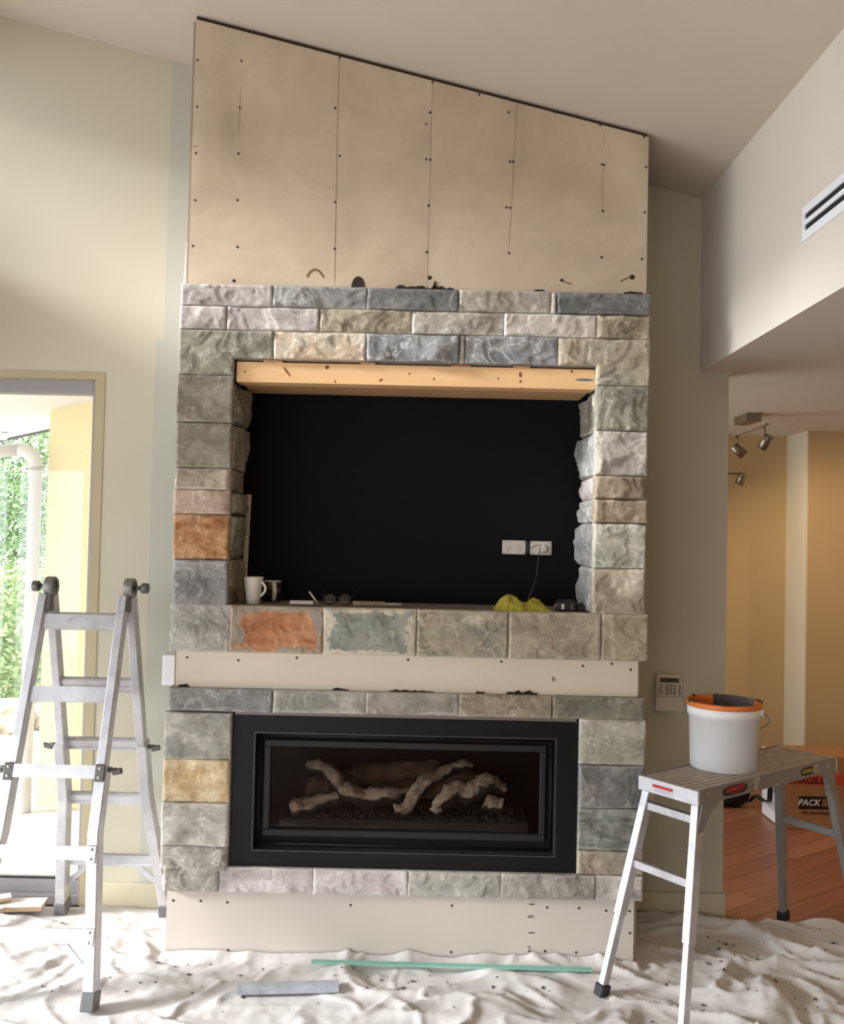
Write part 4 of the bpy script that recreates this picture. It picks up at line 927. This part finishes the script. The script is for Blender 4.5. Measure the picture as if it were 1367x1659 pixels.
# ------------------------------------------------------------------ work platform
wp = thing('work_platform', 'aluminium folding work platform with ribbed deck and paint splashes', 'work platform', (1.42, -.02, 0))
au = math.radians(37.0); U = Vector((math.cos(au), math.sin(au), 0)); W = Vector((math.sin(au), -math.cos(au), 0)); H = .885
O = Vector((.922, -.213, 0)); Lp, Wp = 1.01, .283
def WPt(a, c, z): return O+U*a+W*c+Vector((0, 0, z))
ZU = Vector((0, 0, 1))
DECK = paint('deck_aluminium', (188, 178, 166), .6, .2, var=.18, scale=14, bmp=.1)
ALU2 = paint('dull_aluminium', (150, 148, 146), .5, .6, var=.12, scale=9, bmp=.05)
ns = 9; sw_ = (Wp-.012)/ns
MB().obox(WPt(Lp/2, Wp/2, H-.018), U, W, ZU, Lp/2-.006, Wp/2-.006, .005).build('deck_pan', paint('deck_pan_dark', (60, 52, 44), .8), wp)  # one dark brown tone showing between the slats
for i in range(ns):
    MB().obox(WPt(Lp/2, .006+sw_*(i+.5), H-.007), U, W, ZU, Lp/2-.004, sw_/2-.0035, .006).build('deck_slat', DECK, wp, .002)
for c_ in (0, Wp): MB().obox(WPt(Lp/2, c_, H-.028), U, W, ZU, Lp/2, .004, .030).build('side_rail', ALU2, wp, .002)
for a_ in (0, Lp): MB().obox(WPt(a_, Wp/2, H-.030), U, W, ZU, .006, Wp/2+.006, .030).build('end_plate', ALU, wp, .003)
SPL, SPW = .185, .080
def leg_pt(end, side, z):
    k = (H-.06-z)/(H-.06); a_ = (.03 if end == 0 else Lp-.03)+(-1 if end == 0 else 1)*SPL*k; c_ = (.022 if side == 0 else Wp-.022)+(-1 if side == 0 else 1)*SPW*k
    return WPt(a_, c_, z)
BLKF = paint('black_rubber_foot', (34, 36, 42), .6, bmp=.05)
for end in (0, 1):
    for side in (0, 1):
        C_ = [(-.017, -.022), (.017, -.022), (.017, .022), (-.017, .022)]
        MB().sweep([leg_pt(end, side, H-.062), leg_pt(end, side, .33)], C_, U).build('leg', ALU if end == 0 else ALU2, wp, .002)
        MB().sweep([leg_pt(end, side, .42), leg_pt(end, side, .05)], [(-.0135, -.018), (.0135, -.018), (.0135, .018), (-.0135, .018)], U).build('leg_extension', ALU if end == 0 else ALU2, wp, .002)
        MB().sweep([leg_pt(end, side, .055), leg_pt(end, side, .008)], [(-.022, -.026), (.022, -.026), (.022, .026), (-.022, .026)], U).build('foot', BLKF, wp, .004)
        # gusset under the deck
        s1 = -1 if end == 0 else 1; cc = (-.004 if side == 0 else Wp+.001)
        a0 = .02 if end == 0 else Lp-.02; g = [WPt(a0, cc, H-.055), WPt(a0-s1*.12, cc, H-.055), WPt(a0-s1*.05, cc, H-.10), WPt(a0+s1*.012, cc, H-.19), WPt(a0+s1*.035, cc, H-.185)]
        MB().prism(g, W*.004).build('gusset', ALU2, wp)
    for z in (.765, .535):
        p, q = leg_pt(end, 0, z), leg_pt(end, 1, z); d = (q-p).normalized()
        if end == 0 or z < .7:
            MB().sweep([p+d*.012, q-d*.012], [(-.012, -.016), (.012, -.016), (.012, .016), (-.012, .016)], ZU).build('rung', ALU if end == 0 else ALU2, wp, .002)
RED = paint('label_red', (196, 50, 48), .5, bmp=0); LBK = paint('label_black', (24, 22, 22), .5, bmp=0); YEL = paint('label_yellow', (200, 164, 60), .5, bmp=0); WHT = paint('label_white', (224, 222, 224), .5, bmp=0)
MB().obox(WPt(-.0066, .118, H-.036), U, W, ZU, .0004, .050, .016).build('warning_label', WHT, wp)
MB().obox(WPt(-.0072, .118, H-.026), U, W, ZU, .0004, .050, .006).build('label_header', RED, wp)
for i in range(3): MB().obox(WPt(-.0072, .118, H-.037-i*.005), U, W, ZU, .0003, .044, .0008).build('label_line', paint('label_blue', (128, 140, 176), .5, bmp=0), wp)
def oval(a_, hw_, hh_, mat, z, off): 
    pts = [WPt(a_+hw_*math.copysign(abs(math.cos(t))**.6, math.cos(t)), Wp+off, z+hh_*math.copysign(abs(math.sin(t))**.8, math.sin(t))) for t in [2*math.pi*i/24 for i in range(24)]]
    return MB().prism(pts, W*.0005).build('oval_label', mat, wp)
oval(.235, .085, .020, LBK, H-.029, .0042)
text_mesh('DOMESTIC', .026, RED, WPt(.235, Wp+.0052, H-.025), U, ZU, 'label_text', wp, shear=.25, bold=.0006)
text_mesh('DUTY RATED', .010, RED, WPt(.235, Wp+.0052, H-.041), U, ZU, 'label_text', wp)
oval(.775, .060, .018, LBK, H-.027, .0042)
text_mesh('GORILLA', .024, YEL, WPt(.775, Wp+.0052, H-.027), U, ZU, 'label_text', wp, bold=.0006)
SPLASH = paint('dried_mortar', (176, 164, 140), .9, var=.2, scale=30, bmp=.3)
r = random.Random(5)
for a_, z, s in ((.385, H-.016, .024), (.375, H-.040, .012), (.53, H-.050, .012), (.83, H-.022, .026), (.86, H-.042, .014), (.93, H-.024, .016), (.06, H-.02, .008)):
    pts = [WPt(a_+s*(.6+.6*r.random())*math.cos(t), Wp+.0043, z+s*(.5+.5*r.random())*math.sin(t)) for t in [2*math.pi*i/10 for i in range(10)]]
    MB().prism(pts, W*.0015).build('mortar_splash', SPLASH, wp)

# ------------------------------------------------------------------ bucket
bc = WPt(.43, .135, H); bc = Vector((1.318, -.045, H-.0005))
bk = thing('mortar_bucket', 'large white plastic bucket with an orange inner rim standing on the work platform', 'bucket', bc)
BWH = paint('bucket_white', (242, 242, 242), .45, var=.03, scale=6, bmp=.02)
MB().lathe([(.0001, 0), (.134, 0), (.138, .004), (.145, .222), (.152, .222), (.153, .262), (.148, .264), (.1445, .255), (.1432, .222), (.1365, .012), (.0001, .010)], 56, bc).build('body', BWH, bk)
MB().lathe([(.140, .259), (.154, .262), (.156, .266), (.156, .281), (.151, .285), (.146, .281), (.1425, .266), (.131, .05), (.0001, .05)], 56, bc).build('orange_liner', paint('orange_plastic', (222, 120, 52), .5, var=.12, scale=12, bmp=.03), bk)
mb = MB(); nn = 26; pr = []
for i in range(nn+1):
    t = math.radians(12+78*i/nn)
    lo = .304+.012*math.sin(i*.9); pr.append((t, lo))
vs = []; 
for t, lo in pr:
    d = Vector((math.cos(t), math.sin(t), 0))
    vs += [bc+d*.1425+Vector((0, 0, .2865+.003*math.sin(t*23))), bc+d*.1260+Vector((0, 0, .12)), bc+d*.1515+Vector((0, 0, .2865+.002*math.sin(t*31)))]
mb.add(vs, [(i*3+a, (i+1)*3+a, (i+1)*3+bb, i*3+bb) for i in range(nn) for a, bb in ((0, 1), (0, 2))], True)
mb.build('mortar_film', paint('grey_mortar', (128, 126, 124), .9, var=.2, scale=20), bk, fix=False)
MB().lathe([(.0001, .19), (.134, .19)], 40, bc).build('mortar', paint('grey_mortar', (104, 102, 100)), bk)
for t, s in ((188, .013), (200, .008), (352, .014), (5, .010), (130, .010), (250, .006)):
    d = Vector((math.cos(math.radians(t)), math.sin(math.radians(t)), 0)); MB().lathe([(.0001, .006), (s*.7, .004), (s, -.004)], 8, bc+d*.151+Vector((0, 0, .285)), (d.x*.4, d.y*.4, 1)).build('mortar_lump', paint('lump', (70, 56, 44), .95), bk)
dr = Vector((.92, -.39, 0))
MB().tube([bc+dr*(.150+.034*math.sin(math.pi*t))+Vector((0, 0, .250-.072*t)) for t in [i/12 for i in range(13)]], .0032, 8).build('wire_handle', paint('handle_wire', (120, 112, 96), .4, .7, bmp=0), bk)
MB().obox(bc+dr*.153+Vector((0, 0, .245)), dr, (dr.y, -dr.x, 0), ZU, .008, .014, .014).build('handle_lug', BWH, bk, .003)

# ------------------------------------------------------------------ cartons and bag in the room beyond
CARD = paint('brown_cardboard', (168, 122, 78), .85, var=.06, scale=8); WCARD = paint('white_carton', (226, 224, 226), .7, var=.02)
bx = thing('moving_carton', 'brown moving carton with fragile tape and a black shipping logo', 'carton', (2.62, 2.2, 0))
cx0, cx1, cy0, cy1, chh = 2.375, 2.93, 2.0, 2.32, .47
MB().box(cx0+.002, cx1, cy0, cy1, 0, chh).build('body', CARD, bx, .003)
MB().box(cx0, cx0+.0015, cy0+.004, cy1-.004, .01, chh-.01).build('white_side', WCARD, bx)
MB().box(cx0+.06, cx1-.02, cy0-.001, cy0, chh-.185, chh-.115).build('fragile_tape', paint('fragile_orange', (206, 72, 40), .6, bmp=0), bx)
FNX = (1, 0, 0)
text_mesh('FRAGILE', .062, LBK, (2.55, cy0-.0018, .312), FNX, ZU, 'fragile_text', bx, bold=.0012)
MB().obox((2.72, cy0-.0018, .318), FNX, (0, 1, 0), ZU, .022, .0004, .005).build('arrow', LBK, bx)
MB().box(2.495, 2.735, cy0-.0012, cy0, .128, .212).build('logo_panel', LBK, bx)
text_mesh('PACK', .056, WHT, (2.560, cy0-.002, .170), FNX, ZU, 'logo_text', bx, shear=.25, bold=.0012)
text_mesh('&', .07, paint('logo_tan', (168, 122, 78), .8), (2.665, cy0-.002, .170), FNX, ZU, 'logo_mark', bx, bold=.001)
text_mesh('We Send Anything', .030, LBK, (2.625, cy0-.0016, .105), FNX, ZU, 'logo_line', bx, shear=.2, bold=.0005)
text_mesh('600', .07, paint('grey_print', (120, 120, 128), .7, bmp=0), (cx0-.0008, 2.085, .22), (0, -1, 0), ZU, 'side_print', bx)
for i in range(5): MB().box(cx0-.0006, cx0, 2.03, 2.20+.01*(i % 2), .135-i*.013, .140-i*.013).build('print_line', paint('grey_print', (120, 120, 128)), bx)
for i in range(3): MB().box(cx0-.0006, cx0, 2.03+.02*i, 2.10+.03*i, .30+i*.03, .312+i*.03).build('print_line', paint('grey_print', (120, 120, 128)), bx)
bgb = thing('duffel_bag', 'soft black bag slumped on the timber floor beside the carton', 'bag', (2.20, 2.55, 0))
mb = MB(); vs = []; nu, nv = 28, 14
for i in range(nu+1):
    for j in range(nv):
        u = i/nu*2-1; t = 2*math.pi*j/nv; rr = (1-abs(u)**4)**.5
        y = .13*rr*math.copysign(abs(math.cos(t))**.7, math.cos(t)); z = .125+.125*rr*math.copysign(abs(math.sin(t))**.7, math.sin(t))
        q = Vector((u*3, y*12, z*12)); vs.append((2.17+u*.19+.01*fbm(q, 2), 2.53+y, max(0.0, z+.02*fbm(q*1.5, 3))))
mb.add(vs, [(i*nv+j, (i+1)*nv+j, (i+1)*nv+(j+1) % nv, i*nv+(j+1) % nv) for i in range(nu) for j in range(nv)], True); 
FAB = paint('black_nylon', (20, 20, 22), .8, var=.3, scale=12)
mb.build('bag_body', FAB, bgb)
MB().sweep([(2.335, 2.44, .20), (2.352, 2.30, .30), (2.356, 2.20, .34), (2.357, 2.12, .26), (2.357, 2.13, .15), (2.355, 2.22, .11), (2.34, 2.34, .12), (2.32, 2.42, .05)], [(-.002, -.020), (.002, -.020), (.002, .020), (-.002, .020)], (1, .3, 0)).build('strap', FAB, bgb)

# ------------------------------------------------------------------ outside the sliding door
struct('patio', MB().box(-12, -0.95, YW+.12, 6.5, -.12, -.02).box(-12, XLW-.12, -9, YW+.12, -.12, -.02), paint('pale_paving', (214, 208, 198), .8, var=.05))
struct('garden_ground', MB().box(-16, 0.0, 6.5, 16, -.2, -.03), paint('dry_soil', (150, 132, 100), .95, var=.2, scale=2))
struct('wall_yellow', MB().box(-2.525, -1.0, 2.15, 2.45, -.1, 3.0), paint('yellow_render', (238, 224, 178), .8, var=.03, bmp=.1, bscale=120))
zs_ = lambda x: 2.640+.24*(x+2.53)
sf = MB().prism([(-6.0, YW+.12, zs_(-4.2)-.0), (-4.2, YW+.12, zs_(-4.2)), (-0.95, YW+.12, zs_(-.95)), (-.95, YW+.12, zs_(-.95)+.05), (-4.2, YW+.12, zs_(-4.2)+.05), (-6.0, YW+.12, zs_(-4.2)+.05)], (0, 2.75-YW-.12, 0))
struct('ceiling_eave', sf, paint('eave_white', (226, 222, 216), .8, var=.02))
struct('trim_1', MB().prism([(-4.2, 2.75, zs_(-4.2)-.015), (-.95, 2.75, zs_(-.95)-.015), (-.95, 2.75, zs_(-.95)+.10), (-4.2, 2.75, zs_(-4.2)+.10)], (0, .03, 0)), paint('fascia_grey', (90, 90, 92), .6))
dp = thing('downpipe', 'white round downpipe with an elbow outside the glass door', 'downpipe', (-2.56, 2.05, 0))
PVC = paint('white_pvc', (214, 210, 204), .5, var=.03); rp = .042
MB().tube([(-2.566, 2.05, -.02), (-2.566, 2.05, 2.26)], rp, 18).build('pipe', PVC, dp)
MB().tube([(-2.566-.11+.11*math.cos(t), 2.05, 2.25+.11*math.sin(t)) for t in [math.pi/2*i/8 for i in range(9)]], rp+.003, 18).build('elbow', PVC, dp)
MB().tube([(-2.676, 2.05, 2.36), (-3.6, 2.05, 2.30)], rp, 18).build('pipe', PVC, dp)
lp = thing('eave_light', 'small round white light under the eave outside', 'light', (-3.03, 2.6, 2.5))
MB().lathe([(.0001, -.05), (.03, -.045), (.045, -.02), (.05, .0)], 18, (-3.03, 2.55, zs_(-3.03))).build('dome', paint('white_dome', (236, 236, 236), .4), lp)
GREENS = [paint('leaf_%s' % n, c, .6, var=.2, scale=3, bmp=0) for n, c in {'mid': (116, 142, 92), 'pale': (152, 172, 120), 'deep': (76, 102, 74)}.items()]
def shrub(cx, cy, w_, h_, n, mat, label, sd, z0=0.0):
    r = random.Random(sd); t = thing('garden_shrub', label, 'shrub', (cx, cy, z0), 'shrubs and trees outside the door'); mb = MB()
    for i in range(n):
        while True:
            u, v_, q = r.uniform(-1, 1), r.uniform(-1, 1), r.uniform(0, 1)
            k = 1.0+.35*fbm(Vector((u*2.2+sd, v_*2.2, q*4)), 3)
            if u*u+v_*v_+(q*1.6-.75)**2 < k: break
        c = Vector((cx+u*w_/2, cy+v_*w_/2, z0+q*h_)); s = r.uniform(.02, .045)*(1+h_*.12)
        a = Vector((r.uniform(-1, 1), r.uniform(-1, 1), r.uniform(-.6, 1))).normalized(); bb = a.orthogonal().normalized()
        mb.add([c, c+a*s+bb*s*.4, c+a*s*2, c+a*s-bb*s*.4], [(0, 1, 2, 3)])
    o = mb.build('foliage', mat, t, fix=False); o['kind'] = 'stuff'
    MB().tube([(cx, cy, z0-.05), (cx+.05, cy, z0+h_*.3), (cx-.02, cy+.05, z0+h_*.7)], [.06, .045, .02], 7).build('stem', paint('bark', (92, 78, 62), .9), t)
shrub(-4.55, 5.6, 1.7, 1.55, 9000, GREENS[1], 'pale green bushy shrub outside by the downpipe', 3, -.05)
shrub(-7.2, 7.2, 2.2, 2.2, 9000, GREENS[0], 'mid green shrub behind the pale bushy shrub outside', 5)
shrub(-4.75, 8.0, 2.3, 3.2, 12000, GREENS[0], 'tall mid green shrub at the back of the garden', 6)
shrub(-8.6, 11.5, 4.2, 5.2, 15000, GREENS[2], 'large dark green tree behind the garden shrubs', 7)
shrub(-3.9, 12.0, 3.6, 5.2, 15000, GREENS[2], 'large dark green tree rising behind the yellow wall', 8)
ROCK = [stone_mat('garden_rock', (150, 138, 116), (186, 172, 148), .2), stone_mat('garden_rock_grey', (150, 152, 150), (180, 180, 176), .2)]
for i, (x, y, s, lb) in enumerate(((-3.75, 4.5, .26, 'tan garden rock at the foot of the pale shrub'), (-4.35, 4.2, .20, 'smaller tan garden rock beside the paving edge'), (-3.35, 4.6, .17, 'grey garden rock next to the downpipe'))):
    bm = bmesh.new(); bmesh.ops.create_icosphere(bm, subdivisions=3, radius=s)
    for vtx in bm.verts: vtx.co *= 1+.35*fbm(vtx.co*6+Vector((i*5, 0, 0)), 3); vtx.co.z *= .7
    me = bpy.data.meshes.new('garden_rock'); bm.to_mesh(me); bm.free(); me.materials.append(ROCK[i % 2])
    o = bpy.data.objects.new('garden_rock', me); C.objects.link(o); o.location = (x, y, s*.35); tag(o, lb, 'rock', 'garden rocks')
